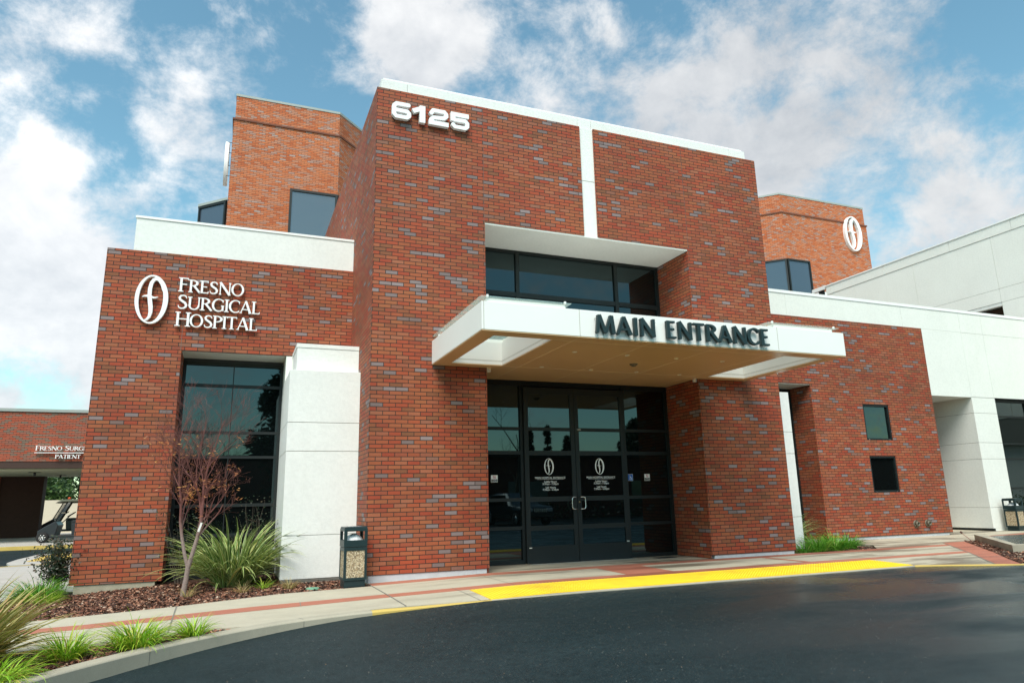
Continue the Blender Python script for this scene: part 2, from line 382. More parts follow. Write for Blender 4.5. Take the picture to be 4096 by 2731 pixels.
def leaf_mat(name, ramp, rough=.5, trans=.25, edge=None):
    m = Mt(name); c = m.ramp(m.rnd(), ramp)
    if edge is not None:
        u = m.node('ShaderNodeSeparateXYZ', {'Vector': m.uv()}).outputs[0]
        e = m.ramp(m.math('ABSOLUTE', m.math('SUBTRACT', u, .5)), [(.25, 0), (.32, 1)]); c = m.mix(e, c, edge)
    m.set(Base_Color=c, Roughness=rough)
    tr = m.node('ShaderNodeBsdfTranslucent', {'Color': c}); ms = m.node('ShaderNodeMixShader', {'Fac': trans})
    m.t.links.new(m.p.outputs[0], ms.inputs[1]); m.t.links.new(tr.outputs[0], ms.inputs[2])
    m.t.links.new(ms.outputs[0], m.n['Material Output'].inputs[0]); return m.m
M_lir = leaf_mat('lilyturf_leaf', [(0, (.12, .30, .012)), (.35, (.24, .48, .02)), (.7, (.42, .64, .04)), (.9, (.50, .55, .06)), (1, (.55, .38, .08))])
M_lir2 = leaf_mat('green_grass_leaf', [(0, (.04, .18, .012)), (.5, (.10, .34, .02)), (.85, (.20, .44, .03)), (1, (.42, .42, .10))])
M_flax = leaf_mat('variegated_flax_leaf', [(0, (.05, .13, .02)), (.6, (.10, .24, .03)), (.9, (.22, .36, .05)), (1, (.55, .42, .10))], edge=(.64, .68, .28))
M_phor = leaf_mat('bronze_flax_leaf', [(0, (.09, .15, .02)), (.35, (.22, .27, .04)), (.6, (.38, .36, .08)), (.8, (.48, .28, .10)), (1, (.22, .09, .04))], edge=(.50, .42, .16))
M_dry = leaf_mat('dry_grass', [(0, (.25, .26, .06)), (.5, (.48, .40, .16)), (1, (.42, .22, .08))])
M_nand = leaf_mat('dark_nandina_leaf', [(0, (.012, .03, .012)), (.6, (.03, .055, .02)), (1, (.14, .08, .05))])
M_treeg = leaf_mat('grey_green_foliage', [(0, (.03, .075, .02)), (.5, (.07, .15, .035)), (1, (.15, .24, .06))])
M_treed = leaf_mat('evergreen_foliage', [(0, (.010, .022, .008)), (1, (.03, .055, .02))])
M_deadleaf = leaf_mat('withered_leaf', [(0, (.20, .055, .03)), (.5, (.42, .14, .05)), (1, (.60, .30, .08))])
m = Mt('young_bark'); p = m.obj(); z = m.node('ShaderNodeSeparateXYZ', {'Vector': p}).outputs[2]
f = m.noise(p, 40, 4, .7); lowc = m.mix(f, (.10, .06, .05), (.42, .32, .27)); hic = m.mix(f, (.06, .018, .016), (.26, .09, .07))
m.set(Base_Color=m.mix(m.ramp(m.math('MULTIPLY', z, .5), [(.40, 0), (.62, 1)]), lowc, hic), Roughness=.75, Normal=m.bump(f, .5, .01)); M_bark = m.m
M_bark2 = simple('grey_bark', (.09, .07, .05), .9, nscale=12, namt=.4)
M_bin = simple('dark_green_plastic', (.010, .027, .029), .38, nscale=14, namt=.12)
m = Mt('exposed_aggregate'); p = m.uv(); v = m.node('ShaderNodeTexVoronoi', {'Vector': p, 'Scale': 62.0})
cc = m.ramp(m.node('ShaderNodeSeparateColor', {'Color': v.outputs['Color']}).outputs[0], [(0, (.12, .08, .045)), (.16, (.50, .36, .20)), (.45, (.68, .56, .36)), (.8, (.78, .68, .50)), (1, (.45, .27, .13))])
cc = m.mix(m.ramp(v.outputs['Distance'], [(.25, 0), (.75, 1)]), cc, (.20, .15, .09)); m.set(Base_Color=cc, Roughness=.85, Normal=m.bump(v.outputs['Distance'], -.5, .01)); M_agg = m.m
M_bag = simple('white_plastic_bag', (.80, .80, .78), .5)
M_black = simple('black_plastic', (.010, .011, .012), .45)
M_rubber = simple('tyre_rubber', (.012, .012, .012), .85)
M_darkmetal = simple('dark_painted_metal', (.02, .022, .025), .35)
M_bronze = simple('weathered_bronze', (.16, .14, .10), .6, .5, nscale=30, namt=.4)
M_greenlid = simple('green_valve_lid', (.14, .32, .20), .6, nscale=20, namt=.2)
M_tagm = simple('white_tag', (.8, .78, .72), .5)
M_blue = simple('blue_sticker', (.02, .12, .48), .4)
M_redp = simple('red_print', (.55, .03, .03), .4)
M_lamp = simple('pale_lamp_lens', (.85, .82, .7), .3)
M_cream = stucco('cream_wall_paint', (.72, .66, .52))

# ------------------------------------------------------------------ ground heights
def lerp(x, t):
    if x <= t[0][0]: return t[0][1]
    for (a, b), (c, d) in zip(t, t[1:]):
        if x <= c: return b + (d - b) * (x - a) / (c - a)
    return t[-1][1]
def zs(x, y):
    b = lerp(x, [(-8, -.08), (-6, -.08), (-2, -.05), (2.3, -.005), (4.5, .045), (20, .045), (22.4, .088), (30, .1)])
    if y < 10.5 and x > 2: b -= min(1, (10.5 - y) / .9) * .025 * min(1, x - 2)
    return b
def za(x, y): return lerp(x, [(-8, -.25), (-1, -.2), (.4, -.14), (1.6, -.07), (3.4, -.005), (5, 0), (13, 0), (18, .02), (30, .03)])
# one big ground sheet (dry earth / asphalt lot) to the horizon, just under everything
asp = MB()
xs = [-900, -60, -14, -8, -6, -4, -3, -2, -1, 0, .4, 1, 1.6, 2.5, 3.4, 5, 8, 13, 18, 24, 30, 60, 900]
ys = [-900, -60, -30, -10, 0, 5, 8, 10, 12, 16, 24, 60, 900]
def zg(x, y):
    if y < 13: return za(x, y) - .0
    t = min(1, (y - 13) / 8); return za(x, y) * (1 - t) + (-.14) * t if x < 3 else za(x, y) - .06 * t
for i in range(len(xs) - 1):
    for j in range(len(ys) - 1):
        q = [(xs[i], ys[j]), (xs[i + 1], ys[j]), (xs[i + 1], ys[j + 1]), (xs[i], ys[j + 1])]
        asp.face([(a, b, zg(a, b)) for a, b in q])
tag(asp.build('asphalt_road', M_asph), kind='structure')

def drape(polys, fn, th=.25, step=.5, dz=0.0, sides=True):
    # flat polygons laid over a height function, cut into small cells so they follow it
    mb = MB()
    for poly in polys:
        bm = bmesh.new(); vs = [bm.verts.new((p[0], p[1], 0)) for p in poly]; bm.faces.new(vs)
        if sum((poly[i][0] * poly[(i + 1) % len(poly)][1] - poly[(i + 1) % len(poly)][0] * poly[i][1]) for i in range(len(poly))) < 0:
            bmesh.ops.reverse_faces(bm, faces=bm.faces)
        x0, x1 = min(p[0] for p in poly), max(p[0] for p in poly); y0, y1 = min(p[1] for p in poly), max(p[1] for p in poly)
        cx = [c for c in [-6, -2, 0, 2, 2.3, 2.6, 3, 3.6, 4.5, 20, 22.4] if x0 < c < x1]
        cy = [c for c in [9.6, 10.5] if y0 < c < y1]
        for c in cx: bmesh.ops.bisect_plane(bm, geom=bm.verts[:] + bm.edges[:] + bm.faces[:], plane_co=(c, 0, 0), plane_no=(1, 0, 0))
        for c in cy: bmesh.ops.bisect_plane(bm, geom=bm.verts[:] + bm.edges[:] + bm.faces[:], plane_co=(0, c, 0), plane_no=(0, 1, 0))
        for f in bm.faces:
            pts = [(v.co.x, v.co.y, fn(v.co.x, v.co.y) + dz) for v in f.verts]; mb.face(pts)
        if sides:
            for e in bm.edges:
                if len(e.link_faces) == 1:
                    l = e.link_loops[0]; a, b = l.vert.co, l.link_loop_next.vert.co
                    za_, zb_ = fn(a.x, a.y) + dz, fn(b.x, b.y) + dz
                    mb.face([(a.x, a.y, za_ - th), (b.x, b.y, zb_ - th), (b.x, b.y, zb_), (a.x, a.y, za_)])
        bm.free()
    return mb
CURB = [(-3.6, 3.9), (-2.9, 5.2), (-2.2, 6.45), (-1.66, 7.27), (-1.15, 7.90), (-.75, 8.32), (-.2, 8.80), (.4, 9.20), (1.0, 9.43), (1.7, 9.56), (2.5, 9.62), (3.5, 9.63)]
CURB2 = [(3.5, 9.63), (11.83, 9.66)]
CURB3 = [(11.83, 9.66), (12.4, 9.44), (13.0, 9.09), (13.6, 8.80), (15.0, 8.1), (18, 6.8), (24, 4.5)]
def offs(line, d):
    o = []
    for i, p in enumerate(line):
        a = Vector(line[max(i - 1, 0)]); b = Vector(line[min(i + 1, len(line) - 1)]); t = (b - a).normalized()
        o.append((p[0] - t.y * d, p[1] + t.x * d))
    return o
def curbmesh(line, w, mat, name, top=None, yellow=None):
    inn = offs(line, w); mb = MB(); top = top or zs; bt = .022
    o2 = offs(line, bt)
    for i in range(len(line) - 1):
        a, b, c, d = line[i], line[i + 1], inn[i + 1], inn[i]; a2, b2 = o2[i], o2[i + 1]
        Z = lambda p, e=0: (p[0], p[1], top(p[0], p[1]) + e)
        h = lambda p: min(bt, max(0.004, top(*p) - za(*p)) * .5)
        mb.face([Z(a2), Z(b2), Z(c), Z(d)]); mb.face([Z(a, -h(a)), Z(b, -h(b)), Z(b2), Z(a2)], sm=True)
        mb.face([Z(a, -.35), Z(b, -.35), Z(b, -h(b)), Z(a, -h(a))])
    return mb.build(name, mat)
def seg_line(line, n=6):
    o = []
    for a, b in zip(line, line[1:]):
        for k in range(n): o.append((a[0] + (b[0] - a[0]) * k / n, a[1] + (b[1] - a[1]) * k / n))
    o.append(line[-1]); return o
# smooth the left curve
def smooth(line, it=3):
    for _ in range(it):
        o = [line[0]]
        for a, b in zip(line, line[1:]): o += [(a[0] * .75 + b[0] * .25, a[1] * .75 + b[1] * .25), (a[0] * .25 + b[0] * .75, a[1] * .25 + b[1] * .75)]
        line = o + [line[-1]]
    return line
CS = smooth(CURB, 2); k = min(range(len(CS)), key=lambda i: abs(CS[i][0] - 1.72))
CW = .16
tag(curbmesh(CS[:k + 1], CW, M_curb, 'curb'), kind='structure')
tag(curbmesh(CS[k:], .10, M_curb_y, 'yellow_painted_curb'), kind='structure')
tag(curbmesh(seg_line(CURB2), .045, M_curb, 'flush_curb'), kind='structure')
tag(curbmesh(smooth(CURB3, 2), .09, M_curb_y, 'yellow_painted_curb'), kind='structure')
# curb joints
jb = MB()
for i in (10, 22, 33):
    if i < k:
        a = CS[i]; b = offs(CS, CW)[i]; z = zs(*a)
        d = Vector((b[0] - a[0], b[1] - a[1], 0)).normalized(); t = Vector((-d.y, d.x, 0)) * .004
        a3 = Vector((a[0], a[1], z)) - d * .002; b3 = Vector((b[0], b[1], z + .0015))
        jb.face([a3 - t + Vector((0, 0, -.18)), a3 + t + Vector((0, 0, -.18)), a3 + t + Vector((0, 0, -.02)), a3 - t + Vector((0, 0, -.02))])
        a4 = Vector((a[0], a[1], z + .0015)) + d * .02
        jb.face([a4 - t, a4 + t, b3 + t, b3 - t])
tag(jb.build('curb_joint', M_joint), kind='structure')

inner = offs(CS, CW - .002)
# sidewalk body: left arm + main walk
left_edge_n = [(-9, 11.9), (-5.2, 11.4), (-2.4, 11.28), (-.63, 11.66), (.8, 12.2), (2.30, 12.30)]
left_edge_s = [(-9, 9.6), (-4.5, 9.1), (-2.1, 9.02), (-1.33, 9.05), (-.6, 9.28), (-.1, 9.36), (.12, 9.30)]
cur = [p for p in inner if p[0] > .12]
sw_left = left_edge_s + [p for p in cur if p[0] <= 2.30] + [(2.30, 9.78)] + left_edge_n[::-1]
ymain = 9.73
c3in = offs(smooth(CURB3, 2), .088)
c2y = lambda x: 9.63 + (x - 3.5) / 8.33 * .03 + .043
main = [(2.305, 9.78), (2.9, 9.74), (3.5, c2y(3.5)), (11.83, c2y(11.83))] + [p for p in c3in if p[0] > 11.9] + [(24, 13.0), (30, 14), (30, 24), (15.3, 24), (15.3, 13.62), (14.40, 12.72), (11.9, 12.72), (11.9, 14.2), (2.305, 14.2)]
sidewalk = drape([sw_left, main], zs)
tag(sidewalk.build('sidewalk', M_conc), kind='structure')
# red bands
red = drape([[(2.31, 12.33), (16.37, 12.33), (16.70, 12.68), (2.31, 12.68)],
             [(-5.5, 10.05), (-1.55, 10.19), (.4, 10.52), (2.29, 10.75), (2.29, 11.10), (.4, 10.93), (-1.6, 10.55), (-5.5, 10.45)],
             [(2.31, 10.75), (14.81, 10.75), (15.13, 11.08), (2.31, 11.08)],
             [(6.55, 11.085), (7.52, 11.085), (7.60, 12.325), (6.62, 12.325)],
             [(10.6, 11.085), (10.75, 11.085), (10.75, 12.325), (10.6, 12.325)],
             [(13.22, 9.10), (13.55, 8.86), (17.95, 13.10), (17.15, 13.10)],
             [(19.6, 13.6), (21.5, 13.6), (21.9, 14.1), (19.9, 14.1)], [(20.8, 12.6), (23.5, 12.6), (23.9, 13.1), (21.2, 13.1)]], zs, .003, dz=.004)
tag(red.build('red_paving_band', M_redc), kind='structure')
# sawn joints
jt = MB()
def joint(x0, y0, x1, y1, w=.010, dz=.0065):
    n = max(1, int(math.hypot(x1 - x0, y1 - y0) / .4)); t = Vector((-(y1 - y0), x1 - x0)).normalized() * w / 2
    for k in range(n):
        a = (x0 + (x1 - x0) * k / n, y0 + (y1 - y0) * k / n); b = (x0 + (x1 - x0) * (k + 1) / n, y0 + (y1 - y0) * (k + 1) / n)
        jt.face([(a[0] - t.x, a[1] - t.y, zs(*a) + dz), (b[0] - t.x, b[1] - t.y, zs(*b) + dz), (b[0] + t.x, b[1] + t.y, zs(*b) + dz), (a[0] + t.x, a[1] + t.y, zs(*a) + dz)])
joint(2.303, 9.78, 2.303, 12.55, .016); joint(-.58, 9.3, -.64, 11.66, .016)
for x in (4.3, 9.6, 12.3): joint(x, 10.72, x, 12.7, .008)
joint(4.05, 9.72, 4.05, 10.75, .008); joint(1.0, 10.62, 1.02, 10.99, .012); joint(3.35, 9.7, 3.35, 11.1, .008)
joint(13.22, 9.12, 17.14, 13.09, .018); joint(6.6, 12.7, 6.6, 13.9, .008); joint(8.9, 12.7, 8.9, 13.9, .008)
joint(15.6, 13.9, 30, 13.9, .01); joint(18.4, 13.2, 18.4, 15.2, .01)
tag(jt.build('sidewalk_joint', M_joint), kind='structure')
# wet puddle stains on the walk
# tactile paving: yellow mat with domes
tm = MB(); y0t, y1t = 9.70, 10.66
nx = 10
for k in range(nx):
    a, b = 3.50 + (11.83 - 3.50) * k / nx, 3.50 + (11.83 - 3.50) * (k + 1) / nx
    g = .003
    for (q0, q1) in ((y0t, (y0t + y1t) / 2 - g), ((y0t + y1t) / 2 + g, y1t)):
        pts = [(a + g, q0), (b - g, q0), (b - g, q1), (a + g, q1)]
        tm.face([(p[0], p[1], zs(*p) + .010) for p in pts])
        for i in range(4):
            c, d = pts[i], pts[(i + 1) % 4]
            tm.face([(c[0], c[1], zs(*c) - .01), (d[0], d[1], zs(*d) - .01), (d[0], d[1], zs(*d) + .010), (c[0], c[1], zs(*c) + .010)])
st = .0595; r1, r2 = .0165, .010
yy = y0t + .03
while yy < y1t - .02:
    xx = 3.53
    while xx < 11.81:
        z = zs(xx, yy) + .0098; p1 = [(xx + r1 * math.cos(t), yy + r1 * math.sin(t), z) for t in (0, 1.257, 2.513, 3.77, 5.027)]
        p2 = [(xx + r2 * math.cos(t), yy + r2 * math.sin(t), z + .0065) for t in (0, 1.257, 2.513, 3.77, 5.027)]
        for i in range(5): tm.face([p1[i], p1[(i + 1) % 5], p2[(i + 1) % 5], p2[i]], sm=True)
        tm.face(p2, sm=True); xx += st
    yy += st
tag(tm.build('tactile_paving', M_yellow, weld=False), kind='structure')

# planting beds (soil sheets with small mounds)
def soil(name, poly, fn, dz=-.02, amp=.035, cell=.12, seed=0):
    x0, x1 = min(p[0] for p in poly), max(p[0] for p in poly); y0, y1 = min(p[1] for p in poly), max(p[1] for p in poly)
    bm = bmesh.new(); nx_, ny_ = max(2, int((x1 - x0) / cell)), max(2, int((y1 - y0) / cell))
    bm.faces.new([bm.verts.new((p[0], p[1], 0)) for p in poly]); bmesh.ops.triangulate(bm, faces=bm.faces)
    for i in range(1, nx_): bmesh.ops.bisect_plane(bm, geom=bm.verts[:] + bm.edges[:] + bm.faces[:], plane_co=(x0 + (x1 - x0) * i / nx_, 0, 0), plane_no=(1, 0, 0))
    for j in range(1, ny_): bmesh.ops.bisect_plane(bm, geom=bm.verts[:] + bm.edges[:] + bm.faces[:], plane_co=(0, y0 + (y1 - y0) * j / ny_, 0), plane_no=(0, 1, 0))
    mb = MB()
    def h(x, y): return fn(x, y) + dz + amp * (mnoise.noise(Vector((x * 1.7 + seed, y * 1.7, 0))) * .7 + mnoise.noise(Vector((x * 7, y * 7 + seed, 0))) * .35)
    for f in bm.faces:
        pts = [(v.co.x, v.co.y, h(v.co.x, v.co.y)) for v in f.verts]
        if f.calc_area() < 1e-9: continue
        a, b, c = Vector(pts[0]), Vector(pts[1]), Vector(pts[2])
        if (b - a).cross(c - a).z < 0: pts = pts[::-1]
        mb.face(pts, sm=True)
    bm.free()
    o = mb.build(name, M_soil); tag(o, kind='structure'); return h
def inside(poly, x, y):
    r = False; n = len(poly)
    for i in range(n):
        (xa, ya), (xb, yb) = poly[i], poly[(i + 1) % n]
        if (ya > y) != (yb > y) and x < (xb - xa) * (y - ya) / (yb - ya) + xa: r = not r
    return r
bedA = [(-3.35, 12.3), (-2.9, 11.30), (-2.4, 11.28), (-.63, 11.66), (.8, 12.2), (2.30, 12.30), (2.30, 16.0), (-2.7, 16.0), (-3.45, 17.2), (-3.42, 15.6)]
def fA(x, y): return zs(x, y) - .03 - .07 * max(0, min(1, (-1.2 - x) / 1.2)) * max(0, min(1, (y - 12) / 2))
hA = soil('mulch_bed_soil', bedA, fA, .0, .03)
bedB = [(.10, 9.30), (-.1, 9.36), (-.6, 9.28), (-1.33, 9.05), (-2.1, 9.02), (-4.5, 9.1), (-4.9, 5.0), (-3.75, 4.0)] + [p for p in inner if p[0] < .12 and p[1] > 4.2]
hB = soil('mulch_bed_soil', bedB, zs, -.035, .02, seed=5)
bedC = [(11.935, 12.725), (14.395, 12.725), (15.295, 13.625), (15.295, 15.15), (11.935, 15.15)]
hC = soil('mulch_bed_soil', bedC, zs, -.06, .03, seed=9)
bedD = [(13.62, 8.92), (17.98, 13.12), (18.5, 13.12), (15.55, 10.3), (24, 9.4), (24, 5.0)]
hD = soil('mulch_bed_soil', bedD, zs, .006, .02, seed=2)
ch = MB()
def chips(poly, h, n, near=None):
    x0, x1 = min(p[0] for p in poly), max(p[0] for p in poly); y0, y1 = min(p[1] for p in poly), max(p[1] for p in poly); c = 0
    while c < n:
        x, y = random.uniform(x0, x1), random.uniform(y0, y1)
        if near and not near(x, y): continue
        if not inside(poly, x, y): continue
        c += 1; L, w = random.uniform(.012, .042), random.uniform(.005, .016); th = .004
        M = Matrix.Translation((x, y, h(x, y) + random.uniform(.003, .016))) @ Matrix.Rotation(random.uniform(0, 6.3), 4, 'Z') @ Matrix.Rotation(random.gauss(0, .35), 4, 'X') @ Matrix.Rotation(random.gauss(0, .3), 4, 'Y')
        k = random.uniform(-.3, .3)
        P = [M @ Vector(v) for v in ((-L, -w, 0), (L, -w * (1 - k), 0), (L * .8, w, th), (-L * .9, w * (1 + k), th))]
        ch.v += [tuple(q) for q in P]; i = len(ch.v) - 4; ch.f.append((i, i + 1, i + 2, i + 3)); ch.u.append([(0, 0), (1, 0), (1, 1), (0, 1)]); ch.sm.append(False)
chips(bedA, hA, 26000, lambda x, y: y < 15.2)
chips(bedB, hB, 11000, lambda x, y: x > -3.4 and y > 6)
chips(bedC, hC, 3000, lambda x, y: y < 14.5)
chips(bedD, hD, 5000, lambda x, y: x < 19 and y > 7)
tag(ch.build('bark_mulch', M_chip, weld=False), 'reddish brown bark chips and dead leaves scattered over the planting beds', 'mulch', kind='stuff')

# grit on the road
gt = MB()
for k in range(9000):
    x, y = random.uniform(-2, 16), random.uniform(3.0, 9.6)
    if random.random() < .35: y = 9.6 - abs(random.gauss(0, .22))
    if y > 9.55 - max(0, 3 - x) * .28 or (x < 0 and y > 7 + x) or (x > 11.8 and y > 9.5 - (x - 11.8) * .62): continue
    r0 = random.uniform(.002, .0065); z = za(x, y) + .0015; a0 = random.uniform(0, 6.28)
    P = [(x + r0 * math.cos(a0 + t) * random.uniform(.6, 1.2), y + r0 * math.sin(a0 + t) * random.uniform(.6, 1.2), z) for t in (0, 1.57, 3.14, 4.71)]
    top_ = (x, y, z + r0 * .8)
    for q in range(4):
        i_ = len(gt.v); gt.v += [P[q], P[(q + 1) % 4], top_]; gt.f.append((i_, i_ + 1, i_ + 2)); gt.u.append([(0, 0)] * 3); gt.sm.append(False)
tag(gt.build('road_grit', rnd_mat('grit_stone', [(0, (.02, .025, .025)), (.6, (.10, .11, .10)), (.9, (.26, .25, .21)), (1, (.35, .18, .08))]), weld=False), 'fine grit and specks scattered over the damp asphalt', 'grit', kind='stuff')

# raised planter kerb on the right
pk = empty('planter_curb', (17, 11.5, 0), 'low raised concrete kerb around the right hand island', 'curb')
kl = [(18.45, 13.10), (15.52, 10.28), (24.0, 9.9)]
ko = [(18.27, 13.20), (18.62, 13.05)]
mb = MB()
PK_T = .205
outer = [(18.40, 13.12), (15.42, 10.20), (24.5, 9.5)]; inn2 = [(18.62, 13.02), (15.78, 10.34), (24.5, 9.68)]
for i in range(2):
    a, b, c, d = outer[i], outer[i + 1], inn2[i + 1], inn2[i]
    mb.face([(*a, -.05), (*b, -.05), (*b, PK_T - .015), (*a, PK_T - .015)]); mb.face([(*a, PK_T - .015), (*b, PK_T - .015), (*b, PK_T), (*a, PK_T)])
    mb.face([(*a, PK_T), (*b, PK_T), (*c, PK_T), (*d, PK_T)]); mb.face([(*c, -.05), (*d, -.05), (*d, PK_T), (*c, PK_T)])
mb.face([(*inn2[0], -.05), (*outer[0], -.05), (*outer[0], PK_T), (*inn2[0], PK_T)])
o = mb.build('kerb', M_curb, pk, weld=False); o.matrix_parent_inverse = pk.matrix_world.inverted(); o.location = (-17, -11.5, 0)
isl = MB().prism([(15.80, 10.36), (24.4, 9.70), (24.4, 12.9), (18.64, 13.0)], -.05, .15); tag(isl.build('island_pavement', M_asph), kind='structure')

# far drive, left background
fp = drape([[(-3.45, 15.6), (-3.47, 17.2), (-2.7, 16.1), (-2.64, 22.6), (-4.5, 23.2), (-5.6, 22.8), (-9, 21.5), (-9, 11.95), (-5.2, 11.45), (-2.95, 11.35), (-3.38, 12.3)]], lambda x, y: -.09, .2)
tag(fp.build('side_path', M_path), kind='structure')
ye = MB(); ln = [(-9, 21.3), (-5.6, 22.75), (-4.5, 23.15), (-2.64, 22.6)]
for a, b in zip(ln, ln[1:]): ye.face([(a[0], a[1], -.085), (b[0], b[1], -.085), (b[0], b[1] + .18, -.085), (a[0], a[1] + .18, -.085)]); ye.face([(a[0], a[1] + .18, -.085), (b[0], b[1] + .18, -.085), (b[0], b[1] + .18, -.2), (a[0], a[1] + .18, -.2)])
tag(ye.build('yellow_curb_line', M_curb_y), kind='structure')
isl2 = MB().prism([(-5.5, 23.4), (-2.64, 23.3), (-2.64, 29.6), (-5.0, 29.2), (-5.9, 28.4), (-5.95, 26), (-5.85, 24.5)], -.2, -.09)
tag(isl2.build('traffic_island', M_path), kind='structure')
tp = MB()
for k in range(26):
    y = 24.75 + k * .132; x0 = -5.35 - .1 * math.sin(k / 26 * 3)
    tp.box(x0, -3.0, y, y + .075, -.088, -.068)
tp.box(-5.42, -3.0, 24.7, 28.2, -.0895, -.078)
tag(tp.build('tactile_paving', M_curb_y, weld=False), kind='structure')
fc = MB().box(-40, -2.6, 33.2, 60, -.3, .0); tag(fc.build('far_pavement', M_path), kind='structure')
fy = MB().box(-40, -2.6, 33.04, 33.197, -.3, -.002); tag(fy.build('yellow_curb_line', M_curb_y), kind='structure')
exec_after = []

# ================================================================== entrance building
EB = empty('hospital_entrance_building', (7.1, 12.7, 0), 'red brick entrance building with white trim, dark glass doors and a flat white canopy', 'building')
EBoff = Vector((-7.1, -12.7, 0))
def part(mb, name, mat, parent=EB, bevel=0, label=None, weld=True):
    o = mb.build(name, mat, parent, bevel, weld)
    if parent is EB: o.location = EBoff
    if label: o['label'] = label
    return o
F = 12.704; GY = 13.98
X0, X1 = 2.26, 11.93; OX0, OX1 = 4.565, 9.63; TZ = 9.70
# stucco core of the tower: two piers, head, rear mass
core = MB().grid([2.30, 4.525, 9.67, 11.89], [.125, 7.03, 9.70], lambda i, j: not (i == 1 and j == 0), F + .041, GY + .25)
core.box(2.30, 11.89, GY + .25, 22, 0, 9.70)
part(core, 'tower_core', M_white)
brick = MB().grid([X0, OX0, 6.905], [.125, 7.03, TZ], lambda i, j: not (i == 1 and j == 0), F, F + .04)
brick.grid([7.255, OX1, X1], [.115, 7.03, TZ], lambda i, j: not (i == 0 and j == 0), F, F + .04)
brick.box(X0, 2.2995, F + .04, 22, .125, TZ); brick.box(11.8905, X1, F + .04, 22, .115, TZ)
brick.box(OX1, 9.6695, F + .04, GY, .05, 7.03); brick.box(4.5255, OX0, F + .04, GY, .05, 7.03)
part(brick, 'tower_brickwork', M_brick)
# base course of the tower
bs = MB().box(2.315, 4.515, F + .012, F + .3, -.12, .1245).box(2.315, 2.5, F + .3, GY, -.12, .1245)
part(bs, 'plinth', M_base); bs = MB(); bs.box(9.70, 11.875, F + .012, F + .3, -.12, .1145).box(9.66, 9.69, F + .3, GY - .01, -.05, .05)
part(bs, 'plinth', M_base)
# roof cap
cp = MB(); js = [2.345, 2.895, 6.885, 7.235, 11.18, 11.685]
for a, b in zip(js, js[1:]): cp.box(a + .004, b - .004, F + .055, F + .35, 9.702, 9.935)
for a, b in zip([F + .355, 15, 17.5], [15, 17.5, 20]):
    cp.box(2.345, 2.7, a + .004, b - .004, 9.702, 9.935); cp.box(11.3, 11.685, a + .004, b - .004, 9.702, 9.935)
part(cp, 'parapet', M_white)
cc_ = MB().box(2.40, 11.64, F + .10, 19.9, 9.94, 9.995); part(cc_, 'coping', M_cap, bevel=.006)
# expansion joints
M_seal = simple('old_sealant', (.16, .09, .07), .9)
for b_ in ((4.543, 4.553, 7.03, TZ - .002), (9.650, 9.660, 7.03, TZ - .002), (2.27, 4.56, 7.062, 7.068), (9.66, 11.92, 7.062, 7.068)):
    part(MB().box(b_[0], b_[1], F - (.0015 if b_[3] > 8 else .0012), F + .01, b_[2], b_[3]), 'expansion_joint', M_seal)
sj = MB().box(6.91, 7.25, F + .0395, F + .05, 8.37, 8.382); part(sj, 'strip_joint', M_joint)
# opening soffit
part(MB().box(OX0 + .002, OX1 - .002, F + .012, GY - .01, 6.995, 7.0295), 'opening_soffit', M_white2)

# storefront
def curtain(name, parent, xs, zs_, y, gy, fw, mat_g=M_glass, wob=0, panes=True, skip=()):
    fr = MB()
    # xs, zs_: list of (lo, hi) bars
    x0, x1 = xs[0][0], xs[-1][1]; z0, z1 = zs_[0][0], zs_[-1][1]
    for a, b in xs: fr.box(a, b, y, y + fw, z0, z1)
    for (a, b) in zs_:
        for (p, q), (r_, t) in zip(xs, xs[1:]): fr.box(q + .0004, r_ - .0004, y + .004, y + fw - .004, a, b)
    f = part(fr, name, M_frame, parent)
    k = 0
    for (p, q), (r_, t) in zip(xs, xs[1:]):
        for (a, b), (c, d) in zip(zs_, zs_[1:]):
            if (k in skip): k += 1; continue
            dz = random.uniform(-.0008, .0008) if wob else 0
            g = MB().box(q, r_, gy + dz, gy + .012 + dz, b, c); part(g, 'pane', mat_g, f); k += 1
    return f
HB = [(.05, .125), (.745, .812), (1.33, 1.40), (2.32, 2.398), (2.848, 2.912), (3.83, 3.925)]
curtain('side_glazing', EB, [(4.566, 4.63), (5.78, 5.845)], HB, GY, GY + .05, .12)
curtain('side_glazing', EB, [(8.365, 8.43), (9.555, 9.629)], HB, GY, GY + .05, .12)
part(MB().box(5.846, 8.364, GY + .02, GY + .14, 3.83, 3.925), 'transom', M_frame)
curtain('upper_window', EB, [(4.566, 4.63), (5.765, 5.85), (8.365, 8.455), (9.555, 9.629)], [(3.93, 4.0), (5.885, 5.99), (6.93, 6.994)], GY, GY + .05, .12)
part(MB().box(4.53, 9.66, GY + .16, GY + .24, .0, 7.02), 'dark_lining', M_darkin)
part(MB().box(5.86, 8.35, GY - .25, GY + .1, .035, .056), 'threshold', M_steel)

